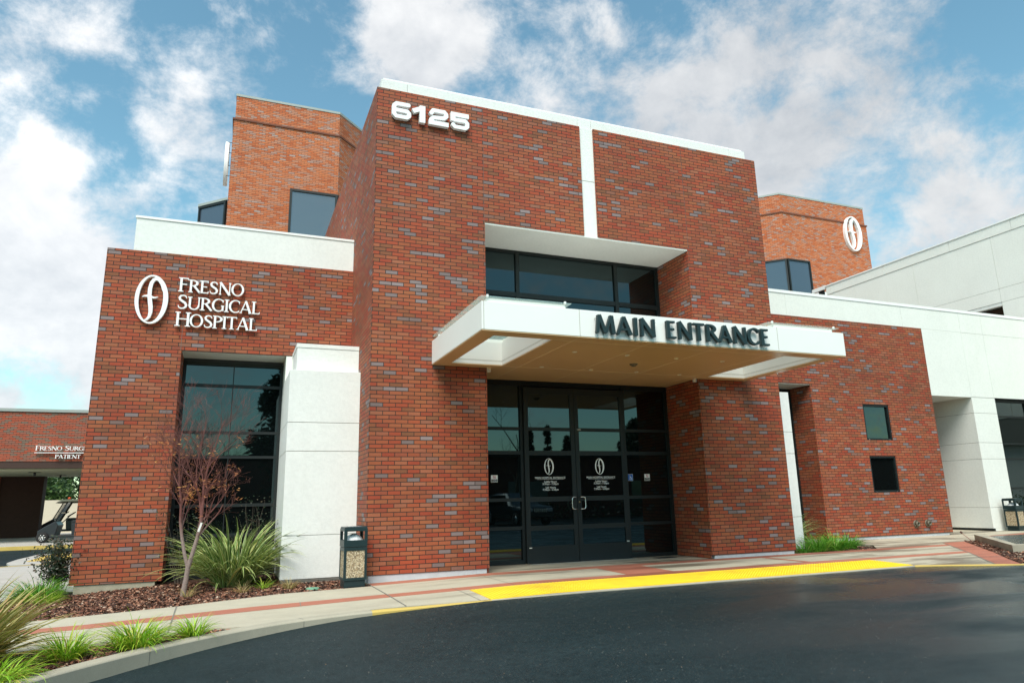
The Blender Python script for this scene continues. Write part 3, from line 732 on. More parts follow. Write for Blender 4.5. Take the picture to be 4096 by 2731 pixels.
# ---- lettering built from strokes
def cell_mesh(fn, x0, x1, y0, y1, h, depth, mb, place):
    """solid whose front is where fn>0 (marching squares), extruded by depth"""
    nx_, ny_ = int(math.ceil((x1 - x0) / h)) + 1, int(math.ceil((y1 - y0) / h)) + 1
    X = x0 + h * np.arange(nx_); Y = y0 + h * np.arange(ny_)
    GX, GY_ = np.meshgrid(X, Y, indexing='ij'); V = fn(GX, GY_)
    def ipt(a, b, va, vb):
        t = va / (va - vb); return (a[0] + (b[0] - a[0]) * t, a[1] + (b[1] - a[1]) * t)
    for i in range(nx_ - 1):
        for j in range(ny_ - 1):
            v = [V[i, j], V[i + 1, j], V[i + 1, j + 1], V[i, j + 1]]
            if max(v) <= 0: continue
            c = [(X[i], Y[j]), (X[i + 1], Y[j]), (X[i + 1], Y[j + 1]), (X[i], Y[j + 1])]
            if min(v) > 0: mb.face([place(p[0], p[1], 0) for p in c], sm=False); continue
            poly = []; cuts = []
            for k in range(4):
                k2 = (k + 1) % 4
                if v[k] > 0: poly.append(c[k])
                if (v[k] > 0) != (v[k2] > 0):
                    q = ipt(c[k], c[k2], v[k], v[k2]); poly.append(q); cuts.append((q, v[k] > 0))
            if len(poly) >= 3: mb.face([place(p[0], p[1], 0) for p in poly])
            if len(cuts) == 2 and depth > 0:
                a, b = (cuts[0][0], cuts[1][0]) if cuts[0][1] else (cuts[1][0], cuts[0][0])
                mb.face([place(a[0], a[1], 0), place(b[0], b[1], 0), place(b[0], b[1], depth), place(a[0], a[1], depth)][::-1])
def cap_sdf(px, py, a, b):
    (x0, y0, w0), (x1, y1, w1) = a, b; dx, dy = x1 - x0, y1 - y0; L = dx * dx + dy * dy + 1e-12
    t = np.clip(((px - x0) * dx + (py - y0) * dy) / L, 0, 1)
    return (w0 + (w1 - w0) * t) / 2 - np.hypot(px - x0 - dx * t, py - y0 - dy * t)
def quad_sdf(px, py, a, b):
    (x0, y0, w0), (x1, y1, w1) = a, b; dx, dy = x1 - x0, y1 - y0; L = math.hypot(dx, dy); ux, uy = dx / L, dy / L
    s_ = (px - x0) * ux + (py - y0) * uy; n_ = np.abs(-(px - x0) * uy + (py - y0) * ux)
    return np.minimum(np.minimum(s_, L - s_), (w0 + (w1 - w0) * np.clip(s_ / L, 0, 1)) / 2 - n_)
def ell(px, py, cx, cy, rx, ry):
    return (1 - np.sqrt(((px - cx) / rx) ** 2 + ((py - cy) / ry) ** 2)) * min(rx, ry)
def glyph_fn(strokes):
    def f(px, py):
        r = np.full(px.shape, -9.0)
        for st_ in strokes:
            k, a = st_[0], st_[1:]
            if k == 'q': v = quad_sdf(px, py, a[0], a[1])
            elif k == 'c':
                v = np.full(px.shape, -9.0)
                for p, q in zip(a, a[1:]): v = np.maximum(v, cap_sdf(px, py, p, q))
            elif k == 'ring':   # outer ellipse, inner ellipse, clip half planes (nx, ny, d): keep nx x + ny y > d
                v = np.minimum(ell(px, py, *a[0]), -ell(px, py, *a[1]))
                if len(a) > 2:
                    cl = np.full(px.shape, 9.0)
                    for (nx_, ny_, d_) in a[2]: cl = np.minimum(cl, nx_ * px + ny_ * py - d_)
                    v = np.minimum(v, cl)
            r = np.maximum(r, v)
        return r
    return f
def letters(style):
    # returns dict char -> (strokes, width); cap height 1
    if style == 'serif': T, t, S = .135, .060, True
    else: T, t, S = .165, .108, False
    G = {}
    def stem(x, y0=0., y1=1., w=T):
        if S: return [('q', (x, y0, w), (x, y1, w))] + [('q', (x - w * 1.15, yy, .055), (x + w * 1.15, yy, .055)) for yy in ([.026] if y0 == 0 else []) + ([.974] if y1 == 1 else [])]
        return [('q', (x, y0, w * 1.12), (x, (y0 + y1) / 2, w * .92)), ('q', (x, (y0 + y1) / 2 - .01, w * .92), (x, y1, w * 1.12))]
    def bar(x0, x1, y, w=t, serif=0):
        o_ = [('q', (x0, y, w), (x1, y, w * (1 if S else 1.1)))]
        if S and serif: o_.append(('q', (x1 - .02, y - .10 * (serif > 0) - .03 * (serif < 0) + (0), .045), (x1 - .005, y + .10 * (serif < 0) + .03, .05)))
        return o_
    a = T / 2 + .05
    G['F'] = (stem(a) + bar(a, .52, 1 - t / 2 - .004, serif=1) + bar(a, .46, .53), .56)
    G['E'] = (stem(a) + bar(a, .50, 1 - t / 2 - .004, serif=1) + bar(a, .45, .52) + bar(a, .54, t / 2 + .004, serif=-1), .58)
    G['L'] = (stem(a) + bar(a, .52, t / 2 + .004, serif=-1), .54)
    G['I'] = (stem(a), T + .10)
    G['H'] = (stem(a) + stem(.70) + bar(a, .70, .52), .78)
    G['T'] = (stem(.34, 0, .99 if S else 1) + bar(.02, .66, 1 - t / 2 - .004, t * 1.1) + ([('q', (.04, .86, .05), (.03, .97, .05)), ('q', (.65, .86, .05), (.66, .97, .05))] if S else []), .68)
    G['P'] = (stem(a) + [('ring', (a + .10, .745, .40, .255), (a + .08, .745, .40 - T, .255 - t), [(1, 0, a)])], .60)
    G['R'] = (stem(a) + [('ring', (a + .10, .745, .38, .255), (a + .08, .745, .38 - T, .255 - t), [(1, 0, a)]), ('q', (a + .20, .53, T), (.72, .0, T * 1.0))] + ([('q', (.62, .026, .05), (.76, .026, .05))] if S else []), .70)
    G['N'] = (stem(a, 0, 1, t * 1.15) + stem(.74, 0, 1, t * 1.15) + [('q', (a - .02, 1.0, T * 1.15), (.74, .0, T * 1.15))], .82)
    G['M'] = (([('q', (.10, 0, t * 1.1), (.20, 1, t * 1.2))]) + [('q', (.20, 1, T * 1.1), (.50, .02, T * 1.0)), ('q', (.50, .02, t), (.80, 1, t * 1.2)), ('q', (.80, 1, T * 1.1), (.90, 0, T * 1.1))], 1.0)
    G['A'] = ([('q', (.05, 0, t), (.37, 1, t * 1.15)), ('q', (.36, 1, T * 1.05), (.70, 0, T * 1.1)), ('q', (.17, .30, t), (.60, .30, t))] + ([('q', (-.04, .026, .05), (.14, .026, .05)), ('q', (.58, .026, .05), (.82, .026, .05))] if S else []), .78)
    G['O'] = ([('ring', (.43, .5, .43, .515), (.43, .5, .43 - T * 1.02, .515 - t))], .88)
    G['C'] = ([('ring', (.44, .5, .44, .515), (.46, .5, .45 - T, .515 - t * 1.1), [(-1, 0, -.70)])] + ([('q', (.70, .72, .05), (.70, .93, .06))] if S else []), .74)
    G['G'] = ([('ring', (.44, .5, .44, .515), (.46, .5, .45 - T, .515 - t * 1.1), [(-1, 0, -.74)])] + [('q', (.72, .06, T * .9), (.72, .45, T * .9))] + ([('q', (.60, .45, .05), (.82, .45, .05)), ('q', (.73, .74, .05), (.73, .93, .06))] if S else []), .84)
    G['U'] = (stem(a, .3, 1) + stem(.70, .3, 1, t * 1.3) + [('ring', (.385, .36, .385 - (a - T / 2) + .02, .375), (.395, .36, .235, .375 - t * 1.2), [(0, -1, -.36)])], .80)
    G['S'] = ([('c', (.50, .80, t * .9), (.44, .93, t * 1.2), (.30, .965, t * 1.2), (.16, .92, T * .75), (.09, .79, T * .92), (.14, .65, T * 1.0), (.28, .54, T * 1.08), (.42, .44, T * 1.05), (.50, .30, T * .98), (.48, .15, T * .85), (.36, .05, t * 1.4), (.22, .03, t * 1.2), (.09, .09, t * 1.1), (.05, .22, t * .8))], .58)
    return G
SER, OPT = letters('serif'), letters('optima')
def write(line, G, x0, x1, z0, hz, y, depth, mb, small=.84, first_big=True, gap=.05, space=.38, h=None, fixed=None, plane='y'):
    items = []; w = 0; newword = True
    for chh in line:
        if chh == ' ': w += space; newword = True; continue
        sc = 1.0 if (newword or not first_big) else small; newword = False
        items.append((chh, w, sc)); w += G[chh][1] * sc + gap
    w -= gap; k = (x1 - x0) / w
    for chh, off, sc in items:
        fn = glyph_fn(G[chh][0]); W_ = G[chh][1]
        def place(px, py, d, off=off, sc=sc): return (x0 + (off + px * sc) * k, y + d, z0 + py * sc * hz)
        cell_mesh(fn, -.12, W_ + .12, -.06, 1.06, h or .022, depth, mb, place)
def make_logo(mb, place, depth, h=.012):
    ox, oz = 416., 578.
    def nrm(px, py): return ((px - ox - (oz - py) * .059) / 765., (oz - py) / 765.)
    def st_(pts): return ('c',) + tuple(nrm(a, b) + (w / 765.,) for a, b, w in pts)
    strokes = [('ring', (0, 0, .344, .5), (-.012, .0, .252, .470)),
               st_([(600, 420, 40), (572, 330, 44), (530, 268, 44), (486, 250, 44), (440, 272, 50), (405, 330, 58), (385, 420, 62), (382, 520, 62), (392, 610, 68), (406, 700, 68), (406, 780, 58), (388, 850, 42), (345, 900, 24), (320, 905, 16)]),
               st_([(262, 552, 5), (300, 534, 20), (350, 530, 34), (400, 538, 36), (450, 552, 26), (490, 546, 16), (520, 530, 4)])]
    cell_mesh(glyph_fn(strokes), -.37, .37, -.52, .52, h, depth, mb, place)

# ---- doors
def mini_text(body, size, x, z, y, mb, align='CENTER', bold=0.0):
    cu = bpy.data.curves.new('t', 'FONT'); cu.body = body; cu.size = size; cu.align_x = align; cu.resolution_u = 2; cu.offset = bold
    o = bpy.data.objects.new('t', cu); C.objects.link(o); dg = bpy.context.evaluated_depsgraph_get()
    me = bpy.data.meshes.new_from_object(o.evaluated_get(dg))
    for p in me.polygons: mb.face([(x + me.vertices[i].co.x, y, z + me.vertices[i].co.y) for i in p.vertices])
    bpy.data.objects.remove(o); bpy.data.curves.remove(cu); bpy.data.meshes.remove(me)
DY = 13.925
def door(x0, x1, hinge_left, label):
    d = empty('door', (0, 0, 0)); d.parent = EB; d.location = EBoff
    d['label'] = label
    fr = MB(); a, b = x0 + .006, x1 - .006; sw = .098
    fr.box(a, a + sw, DY, DY + .045, .06, 3.80).box(b - sw, b, DY, DY + .045, .06, 3.80)
    rails = [(.06, .395), (.715, .815), (1.312, 1.415), (2.30, 2.40), (2.835, 2.91), (3.655, 3.80)]
    for p, q in rails: fr.box(a + sw + .0005, b - sw - .0005, DY + .002, DY + .043, p, q)
    part(fr, 'door_frame', M_frame, d)
    for (p, q), (r_, t) in zip(rails, rails[1:]):
        part(MB().box(a + sw, b - sw, DY + .02, DY + .03, q, r_), 'pane', M_glass, d)
    # pull handle
    hx = b - .05 if hinge_left else a + .05; sgn = -1 if hinge_left else 1; hx2 = hx + sgn * .105
    pts = [(hx, DY, 1.385), (hx, DY - .045, 1.39)]
    y_ = DY - .075
    arc = [(hx, y_, 1.395), (hx + sgn * .06, y_, 1.395), (hx + sgn * .088, y_, 1.385), (hx2 - sgn * .004, y_, 1.368), (hx2, y_, 1.345), (hx2, y_, 1.19), (hx2 - sgn * .004, y_, 1.165), (hx + sgn * .088, y_, 1.148), (hx + sgn * .06, y_, 1.14), (hx, y_, 1.14)]
    hb = MB().tube([(hx, DY + .002, 1.395)] + arc + [(hx, DY + .002, 1.14)], .0125, 10); part(hb, 'handle', M_steel, d)
    lt = MB(); cx = (x0 + x1) / 2 - .015
    make_logo(lt, lambda px, py, dd: (cx - .02 + px * .335, DY + .0188 - .0, 2.058 + py * .355), 0, .009)
    mini_text('MAIN HOSPITAL ENTRANCE', .0575, cx, 1.798, DY + .0188, lt, bold=.0006); lt.box(cx - .32, cx + .32, DY + .0186, DY + .0192, 1.783, 1.788)
    for tx, z in (('Lobby Hours', 1.716), ('5:30am - 7:30pm', 1.668), ('Lab Hours', 1.592), ('7:30am - 5:30pm', 1.545)): mini_text(tx, .0565, cx + .005, z, DY + .0188, lt, bold=.0008)
    part(lt, 'lettering', M_sign_white, d, weld=False)
    lx = a + .03 if hinge_left else b - .10
    part(MB().box(lx + .02, lx + .085, DY - .0015, DY + .001, .355 if hinge_left else .405, .375 if hinge_left else .425), 'maker_label', M_lamp, d)
    if not hinge_left:
        part(MB().lathe([(0, 0), (.017, 0), (.017, .012), (0, .012)], 14, Matrix.Translation((a + .045, DY, 1.29)) @ Matrix.Rotation(R(90), 4, 'X')), 'lock', M_brass, d)
        nb = MB(); mini_text('1480', .052, a + .10, 2.868 - .013, DY - .0008, nb); part(nb, 'room_number', M_lamp, d, weld=False)
    return d
door(5.848, 7.08, True, 'left leaf of the glazed entrance door'); door(7.08, 8.362, False, 'right leaf with the lock')
part(MB().box(5.846, 5.852, DY, GY + .1, .056, 3.83), 'door_jamb', M_frame); part(MB().box(8.358, 8.364, DY, GY + .1, .056, 3.83), 'door_jamb', M_frame)

# ---- canopy
CN = empty('canopy', (0, 0, 0)); CN.parent = EB; CN.location = EBoff
cxs = [3.438, 3.74, 4.785, 9.665, 10.70, 10.93]; cys = [9.77, 10.06, 12.44, F - .004]
hole = lambda i, j: not (j == 1 and i in (1, 3))
body = MB().grid(cxs, cys, hole, 3.952, 4.405, 'xy')
part(body, 'fascia', M_canopy, CN, bevel=.004)
part(MB().box(4.57, 9.625, F - .003, GY - .03, 3.952, 4.38), 'inner_deck', M_canopy, CN)
sf = MB().grid([3.444, 3.738, 4.787, 9.663, 10.702, 10.924], [9.776, 10.058, 12.442, F - .006], hole, 3.934, 3.951, 'xy')
sf.box(4.60, 9.60, F - .005, GY - .06, 3.934, 3.951); part(sf, 'soffit', M_tan, CN)
sm_ = MB(); z = 3.9325
for x in (5.14, 6.52, 7.91, 9.28): sm_.box(x - .005, x + .005, 9.79, 13.9, z, 3.935)
for y in (10.06, 12.44): sm_.box(4.80, 9.65, y - .005, y + .005, z - .0005, 3.9345)
part(sm_, 'soffit_seam', simple('soffit_seam_line', (.92, .76, .52), .5), CN)
M_pj = simple('panel_joint_shadow', (.42, .40, .33), .7)
for x in (3.473, 5.144, 9.277): part(MB().box(x - .0045, x + .0045, 9.7685, 9.78, 3.955, 4.403), 'panel_joint', M_pj, CN)
fj = MB()
for (a, b) in ((3.74, 4.785), (9.665, 10.70)):      # grooves in the skylight wells
    for zz in (4.02, 4.035): part(MB().box(a + .001, b - .001, 12.438, 12.4405, zz, zz + .004).box(b - .0015, b, 10.07, 12.4385, zz, zz + .004), 'well_groove', M_pj, CN)
for k, (a, b) in enumerate(((3.44, 5.02), (9.12, 10.86))):
    cx0, cx1 = (3.56, 4.93) if k == 0 else (9.27, 10.72)
    cu = MB().grid([cx0, cx0 + .09, cx1 - .09, cx1], [9.84, 9.93, 12.52, 12.61], lambda i, j: not (i == 1 and j == 1), 4.406, 4.482, 'xy')
    sky_ = part(cu, 'skylight_curb', M_canopy_well, CN)
    g = MB().box(a, b, 9.80, 12.66, 4.492, 4.506); part(g, 'skylight_glass', M_skyglass, sky_)
    for x in (a + .10, b - .12):
        for y in (9.81, 12.60): part(MB().box(x, x + .035, y, y + .035, 4.484, 4.535), 'skylight_clip', M_canopy, sky_, bevel=.008)
for x, y in [(5.58, 10.84), (6.67, 10.84), (7.75, 10.84), (8.83, 10.84), (5.59, 12.32), (6.7, 12.33), (7.78, 12.32), (8.87, 12.34)]:
    b = MB().lathe([(0, 3.930), (.018, 3.930), (.042, 3.926), (.046, 3.933)], 14, Matrix.Translation((x, y, 0))); part(b, 'downlight', M_lamp, CN)
b = MB().lathe([(0, 3.885), (.045, 3.887), (.052, 3.905), (.075, 3.912), (.085, 3.933)], 18, Matrix.Translation((7.24, 11.55, 0))); part(b, 'smoke_detector', M_bronze, CN)
part(MB().box(4.575, 4.66, 12.74, 12.80, 3.93 - .07, 3.95), 'bracket', M_canopy, CN); part(MB().box(9.55, 9.615, 12.74, 12.8, 3.87, 3.95), 'bracket', M_canopy, CN)

# ================================================================== side wings (parts of the same building)
YW = 15.18
def stucco_panels(xs_, zs_, y, th, solid=lambda i, j: True, g=.005):
    mb = MB()
    for i in range(len(xs_) - 1):
        for j in range(len(zs_) - 1):
            if solid(i, j): mb.box(xs_[i] + g, xs_[i + 1] - g, y, y + th, zs_[j] + g, zs_[j + 1] - g)
    return mb
# left wing
LW = empty('left_wing', (0, 0, 0)); LW.parent = EB; LW.location = EBoff
cl = MB().grid([-2.60, -1.17, 1.06, 2.259], [.02, 4.47, 6.50], lambda i, j: not (i == 1 and j == 0), YW + .0405, 16.3)
cl.box(-2.60, 2.259, 16.3, 19.6, -.2, 6.50); part(cl, 'wing_core', M_white, LW)
bk = MB().grid([-2.64, -1.13, .89, 1.06, 2.2595], [.02, 4.465, 6.502], lambda i, j: j == 1 or i == 0 or i == 3, YW, YW + .04)
bk.box(-2.64, -2.6005, YW + .04, 19.6, .02, 6.502); bk.box(-1.1695, -1.13, YW + .04, 16.28, .02, 4.465); part(bk, 'wing_brickwork', M_brick, LW)
part(MB().box(-2.56, -1.24, YW + .02, YW + .4, -.4, .0195), 'plinth', M_base_conc, LW)
part(MB().box(.9055, 1.0595, YW + .006, 16.28, 3.9255, 4.464).box(-1.129, .8915, YW + .012, 16.25, 4.466, 4.50), 'opening_lining', M_white2, LW)
lp = stucco_panels([-2.18, 2.258], [6.505, 7.215], YW + .03, .3, g=.0); lp.box(-2.18, -1.9, YW + .33, 19.5, 6.505, 7.215); part(lp, 'parapet', M_white, LW)
part(MB().box(-2.20, 2.2585, YW + .012, 19.52, 7.2155, 7.268), 'coping', M_cap, LW, bevel=.005)
ej = MB().box(-1.151, -1.142, YW - .0015, YW + .01, 4.47, 6.49).box(-2.63, -1.15, YW - .0012, YW + .01, 4.510, 4.515); part(ej, 'expansion_joint', simple('old_sealant_grey', (.17, .13, .11), .9), LW)
HW = [(-.1, .13), (.745, .81), (1.345, 1.41), (2.345, 2.40), (2.862, 2.918), (3.86, 3.925), (4.33, 4.40)]
YG = 15.96
w = curtain('window_frame', LW, [(-1.129, -1.065), (-.128, -.108), (.845, .904)], HW, YG, YG + .03, .1)
part(MB().box(-1.128, .89, 16.10, 16.2, -.1, 4.46), 'dark_lining', M_darkin, LW)
part(MB().box(-1.128, .89, YG + .01, YG + .11, 4.40, 4.465), 'window_head', M_darkmetal, LW)
# white pilasters beside the tower
def pilaster(xa, xb, xu0, xu1, y0, yu, flip=False):
    mb = MB(); zz = [.03 if not flip else .04, .803, 2.352, 2.90, 3.925]
    for a, b in zip(zz, zz[1:]): mb.box(xa, xb, y0, 15.95 if not flip else 15.185, a + .0045, b - .0045)
    mb2 = MB().box(xa + .012, xb - .012, y0 + .012, 15.94 if not flip else 15.18, .0, 3.92); 
    p_ = part(mb, 'white_pilaster', M_white, bevel=.006); part(mb2, 'pilaster_core', M_joint, p_)
    part(MB().box(xu0, xu1, yu, 15.178, 3.922, 4.425), 'pilaster_top', M_white, p_, bevel=.004); part(MB().box(xu0 - .012, xu1 + (.012 if flip else 0), yu - .012, 15.176, 4.4255, 4.505), 'pilaster_cap', M_white, p_, bevel=.004)
    return p_
pilaster(.905, 2.2585, 1.04, 2.2585, 13.78, 14.05); pilaster(11.932, 13.225, 11.932, 13.10, 13.78, 13.95, True)
part(MB().box(.93, 2.25, 13.80, 15.2, -.1, .03), 'plinth', M_joint); part(MB().box(11.94, 13.2, 13.80, 15.2, -.1, .04), 'plinth', M_base_conc)

# right wing
RW = empty('right_wing', (0, 0, 0)); RW.parent = EB; RW.location = EBoff
YR = 15.2
rx = [11.931, 13.2, 15.45, 17.40, 18.465, 20.42]; rz = [.118, 1.345, 2.398, 2.862, 3.930, 4.45, 6.484]
solid = lambda i, j: (j == 5) or (i in (2, 4)) or (i == 0) or (i == 3 and j not in (1, 3))
part(MB().grid(rx, rz, solid, YR, YR + .04).box(15.45, 15.4895, YR + .04, 16.3, .10, 4.45), 'wing_brickwork', M_brick, RW)
cr_ = MB().grid([11.95, 13.2, 15.4905, 17.40, 18.465, 20.38], rz, solid, YR + .0405, 15.6); cr_.box(15.4905, 20.38, 15.6, 20, 0, 6.48).box(11.931, 15.49, 16.4, 20, 0, 6.48).box(11.931, 15.45, 15.6, 16.4, 4.46, 6.48)
part(cr_, 'wing_core', M_white, RW)
part(MB().box(20.3805, 20.42, YR + .04, 20, .118, 6.484), 'wing_brickwork', M_brick, RW)
part(MB().box(15.52, 20.28, YR + .018, YR + .5, -.1, .1175), 'plinth', M_base, RW)
part(MB().box(11.94, 15.448, YR + .012, 16.3, 4.435, 4.4495), 'opening_soffit', M_white2, RW)
curtain('window_frame', RW, [(13.1, 13.2), (14.25, 14.30), (15.38, 15.449)], HW, 16.0, 16.03, .1); part(MB().box(11.95, 15.48, 16.15, 16.25, 0, 4.44), 'dark_lining', M_darkin, RW)
def small_window(x0, x1, z0, z1, glass, label):
    w = empty('window', (0, 0, 0)); w.parent = RW; w['label'] = label
    y = YR + .018; f = .055
    fr = MB().grid([x0, x0 + f, x1 - f, x1], [z0, z0 + f, z1 - f, z1], lambda i, j: not (i == 1 and j == 1), y, y + .12)
    fr.box(x0, x1, y - .012, y, z0 + .0, z0 + .02); part(fr, 'frame', M_frame, w)
    part(MB().box(x0 + f, x1 - f, y + .05, y + .06, z0 + f, z1 - f), 'pane', glass, w)
    part(MB().box(x0 + .01, x1 - .01, y + .13, y + .15, z0, z1), 'dark_lining', M_darkin, w)
    for x in (x0 + .12, x1 - .12):
        sc = MB(); sc.lathe([(0, 0), (.008, 0), (.008, .006), (0, .006)], 8, Matrix.Translation((x, y - .012, z0 + .010)) @ Matrix.Rotation(R(90), 4, 'X'))
        part(sc, 'screw', M_steel, w)
small_window(17.402, 18.463, 2.864, 3.928, M_glass_wavy, 'upper small window'); small_window(17.402, 18.463, 1.347, 2.396, M_glass, 'lower small window')
# white fascia and the white wing front beyond it
fx = [11.932, 14.903, 19.643, 22.32, 23.404, 28.2]; fz = [4.318, 6.488, 7.165]
part(stucco_panels(fx, fz, YR + .03, .25, lambda i, j: j == 1 or i >= 2, .004), 'white_fascia', M_white2, RW, bevel=.0)
part(stucco_panels([20.385, 22.32], [4.318, 6.488], YR + .031, .25, g=.0), 'white_fascia', M_white2, RW)
part(MB().box(11.94, 28.19, YR + .045, YR + .27, 6.49, 7.16).box(20.4, 28.1, YR + .045, YR + .27, 4.33, 6.6), 'fascia_backing', M_joint, RW)
part(MB().box(11.932, 28.25, YR + .012, 15.8, 7.166, 7.262), 'coping', M_cap, RW, bevel=.006)
part(MB().box(20.42, 22.40, YR + .29, 20.5, 4.30, 4.40).box(20.42, 22.3, YR + .03, YR + .29, 4.305, 4.317), 'passage_soffit', M_white2, RW)
pz = [.16, .80, 2.318, 2.838, 3.796, 4.312]
mb = MB()
for a, b in zip(pz, pz[1:]): mb.box(22.305, 23.43, YR + .03, 20.5, a + .0045, b - .0045)
pw = part(mb, 'white_pier', M_white2, RW, bevel=.006); part(MB().box(22.318, 23.42, YR + .045, 20.4, .1, 4.3), 'pier_core', M_joint, pw)
part(MB().box(22.40, 23.43, YR + .03, YR + .4, .0, .164), 'pier_foot', M_white2, RW); part(MB().box(22.30, 22.399, YR + .04, 20.5, .0, .15), 'base_trim', M_frame, RW)
part(MB().box(20.42, 22.3, 20.4, 20.6, 0, 4.4), 'passage_end_wall', M_white2, RW)
curtain('window_frame', RW, [(23.431, 23.49), (25.2, 25.26), (27.9, 28.0)], [(.1, .17), (.745, .81), (1.345, 1.41), (2.30, 2.36), (2.80, 2.86), (3.70, 3.765), (4.22, 4.31)], 15.42, 15.46, .1)
part(MB().box(23.44, 28, 15.6, 15.7, 0, 4.31), 'dark_lining', M_darkin, RW)
part(MB().box(23.43, 28, YR + .03, 15.75, 4.3125, 4.317), 'window_soffit', M_frame, RW)

# ================================================================== signs
def sign_obj(mb, name, mat, label, cat='sign', parent=None):
    o = mb.build(name, mat, parent, 0, True)
    if parent is None: tag(o, label, cat)
    return o
# street number
NUM = {}
wn = .225
NUM['6'] = ([('c',) + tuple(p + (wn,) for p in [(.93, .87), (.26, .87), (.13, .74), (.13, .26), (.26, .13), (.84, .13), (.97, .24), (.97, .38), (.86, .49), (.18, .50)])], 1.10)
NUM['1'] = ([('q', (.55, 0, .30), (.55, 1, .30)), ('q', (.62, .90, .26), (.05, .60, .26)), ('q', (.40, .94, .12), (.70, .94, .12))], .72)
NUM['2'] = ([('c',) + tuple(p + (wn,) for p in [(.13, .70), (.24, .87), (.86, .87), (.97, .74), (.97, .62), (.84, .50), (.26, .44), (.13, .32), (.13, .14)]), ('q', (0, .13, .26), (1.10, .13, .26))], 1.10)
NUM['5'] = ([('q', (.0, .87, .26), (1.06, .87, .26)), ('q', (.13, .46, .26), (.13, 1, .26)), ('c',) + tuple(p + (wn,) for p in [(.20, .545), (.84, .56), (.97, .44), (.97, .24), (.84, .13), (.24, .13), (.13, .24)])], 1.10)
sg = empty('street_number_sign', (3.4, 12.65, 9.0), 'raised white street number 6125 high on the entrance tower', 'sign')
for chh, xa, xb in (('6', 2.545, 2.955), ('1', 2.965, 3.255), ('2', 3.325, 3.750), ('5', 3.800, 4.212)):
    mb = MB(); st_, wd = NUM[chh]; k = (xb - xa) / wd
    cell_mesh(glyph_fn(st_), -.03, 1.15, -.03, 1.03, .02, .085, mb, lambda px, py, d: (xa + px * k - 3.4, 12.60 + d - 12.65, 9.005 + py * .383 - 9.0))
    o = mb.build('digit', M_sign_white, sg)
# hospital name
hs = empty('hospital_name_sign', (-.9, 15.1, 5.4), 'white raised letters and oval emblem on the left brick wing reading the hospital name', 'sign')
mb = MB(); make_logo(mb, lambda px, py, d: (-1.752 + px * .875 + .9, 15.085 + d - 15.1, 5.468 + py * 1.02 - 5.4), .07, .010); mb.build('emblem', M_sign_white, hs)
for tx, xa, xb, z0, hz in (('FRESNO', -1.275, -.02, 5.684, .296), ('SURGICAL', -1.275, .312, 5.318, .296), ('HOSPITAL', -1.285, .278, 4.952, .296)):
    mb = MB(); write(tx, SER, xa + .9, xb + .9, z0 - 5.4, hz, -.005, .055, mb, small=.90, gap=.02); mb.build('lettering', M_sign_white, hs)
# entrance sign
es = empty('main_entrance_sign', (7.2, 9.72, 4.0), 'dark teal raised letters MAIN ENTRANCE on the canopy fascia', 'sign')
for tx, xa, xb in (('MAIN', 5.385, 6.545), ('ENTRANCE', 6.760, 9.005)):
    mb = MB(); write(tx, OPT, xa - 7.2, xb - 7.2, 4.008 - 4.0, .312, 9.672 - 9.72, .062, mb, first_big=False, gap=.055); mb.build('lettering', M_sign_dark, es)
mb = MB()
for x in [5.42 + k * .29 for k in range(13)]:
    for z in (4.05, 4.27): mb.tube([(x - 7.2, 9.72 - 9.72, z - 4.0), (x - 7.2, 9.7705 - 9.72, z - 4.0)], .005, 6)
mb.build('mounting_stud', M_steel, es)
# stickers
def sticker(x0, x1, z0, z1, y, label):
    e = empty('no_smoking_sticker', ((x0 + x1) / 2, y, z0), label, 'sticker', 'no smoking stickers on the side panes')
    cx = (x0 + x1) / 2; L = lambda mb, n, m_: setattr(mb.build(n, m_, e, weld=False), 'location', (-cx, -y, -z0))
    L(MB().box(x0, x1, y - .001, y, z0, z1), 'face', M_sign_white); zm = z0 + (z1 - z0) * .42
    L(MB().box(x0 + .006, x1 - .006, y - .0018, y - .0012, z0 + .006, zm), 'text_panel', M_black)
    t = MB()
    for k, tx in enumerate(('THIS IS A', 'NON SMOKING', 'FACILITY')): mini_text(tx, .020, cx, zm - .018 - k * .019, y - .0022, t)
    L(t, 'lettering', M_sign_white)
    rr = MB(); c = (cx, (zm + z1) / 2)
    cell_mesh(glyph_fn([('ring', (0, 0, 1, 1), (0, 0, .78, .78)), ('q', (-.75, .6, .22), (.75, -.6, .22))]), -1.05, 1.05, -1.05, 1.05, .1, 0, rr, lambda px, py, d: (c[0] + px * .034, y - .0022, c[1] + py * .034)); L(rr, 'prohibition_ring', M_redp)
    L(MB().box(cx - .02, cx + .016, y - .0020, y - .0014, c[1] - .004, c[1] + .003), 'cigarette', M_black)
sticker(5.103, 5.254, 1.735, 1.885, 14.029, 'white and black no smoking sticker on the pane left of the doors')
sticker(8.90, 9.043, 1.733, 1.885, 14.029, 'white and black no smoking sticker right of the blue wheelchair sticker')
wc = empty('wheelchair_sticker', (8.518, 14.029, 1.735), 'blue and white wheelchair symbol sticker on the pane right of the doors', 'sticker')
o = MB().box(-.067, .067, -.001, 0, 0, .148).build('border', M_sign_white, wc); o = MB().box(-.062, .062, -.0018, -.0012, .005, .143).build('face', M_blue, wc)
mb = MB(); fn = glyph_fn([('ring', (0, -.28, .50, .50), (0, -.28, .38, .38), [(.75, -.66, -.16)]), ('c', (-.12, .78, .2), (-.12, .79, .2)), ('c', (-.12, .52, .14), (-.08, -.05, .14), (.38, -.05, .13), (.58, -.62, .13), (.74, -.56, .12)), ('c', (-.1, .25, .10), (.30, .25, .10))])
cell_mesh(fn, -.8, .9, -.9, 1, .06, 0, mb, lambda px, py, d: (px * .062, -.0022, .073 + py * .062)); mb.build('symbol', M_sign_white, wc, weld=False)

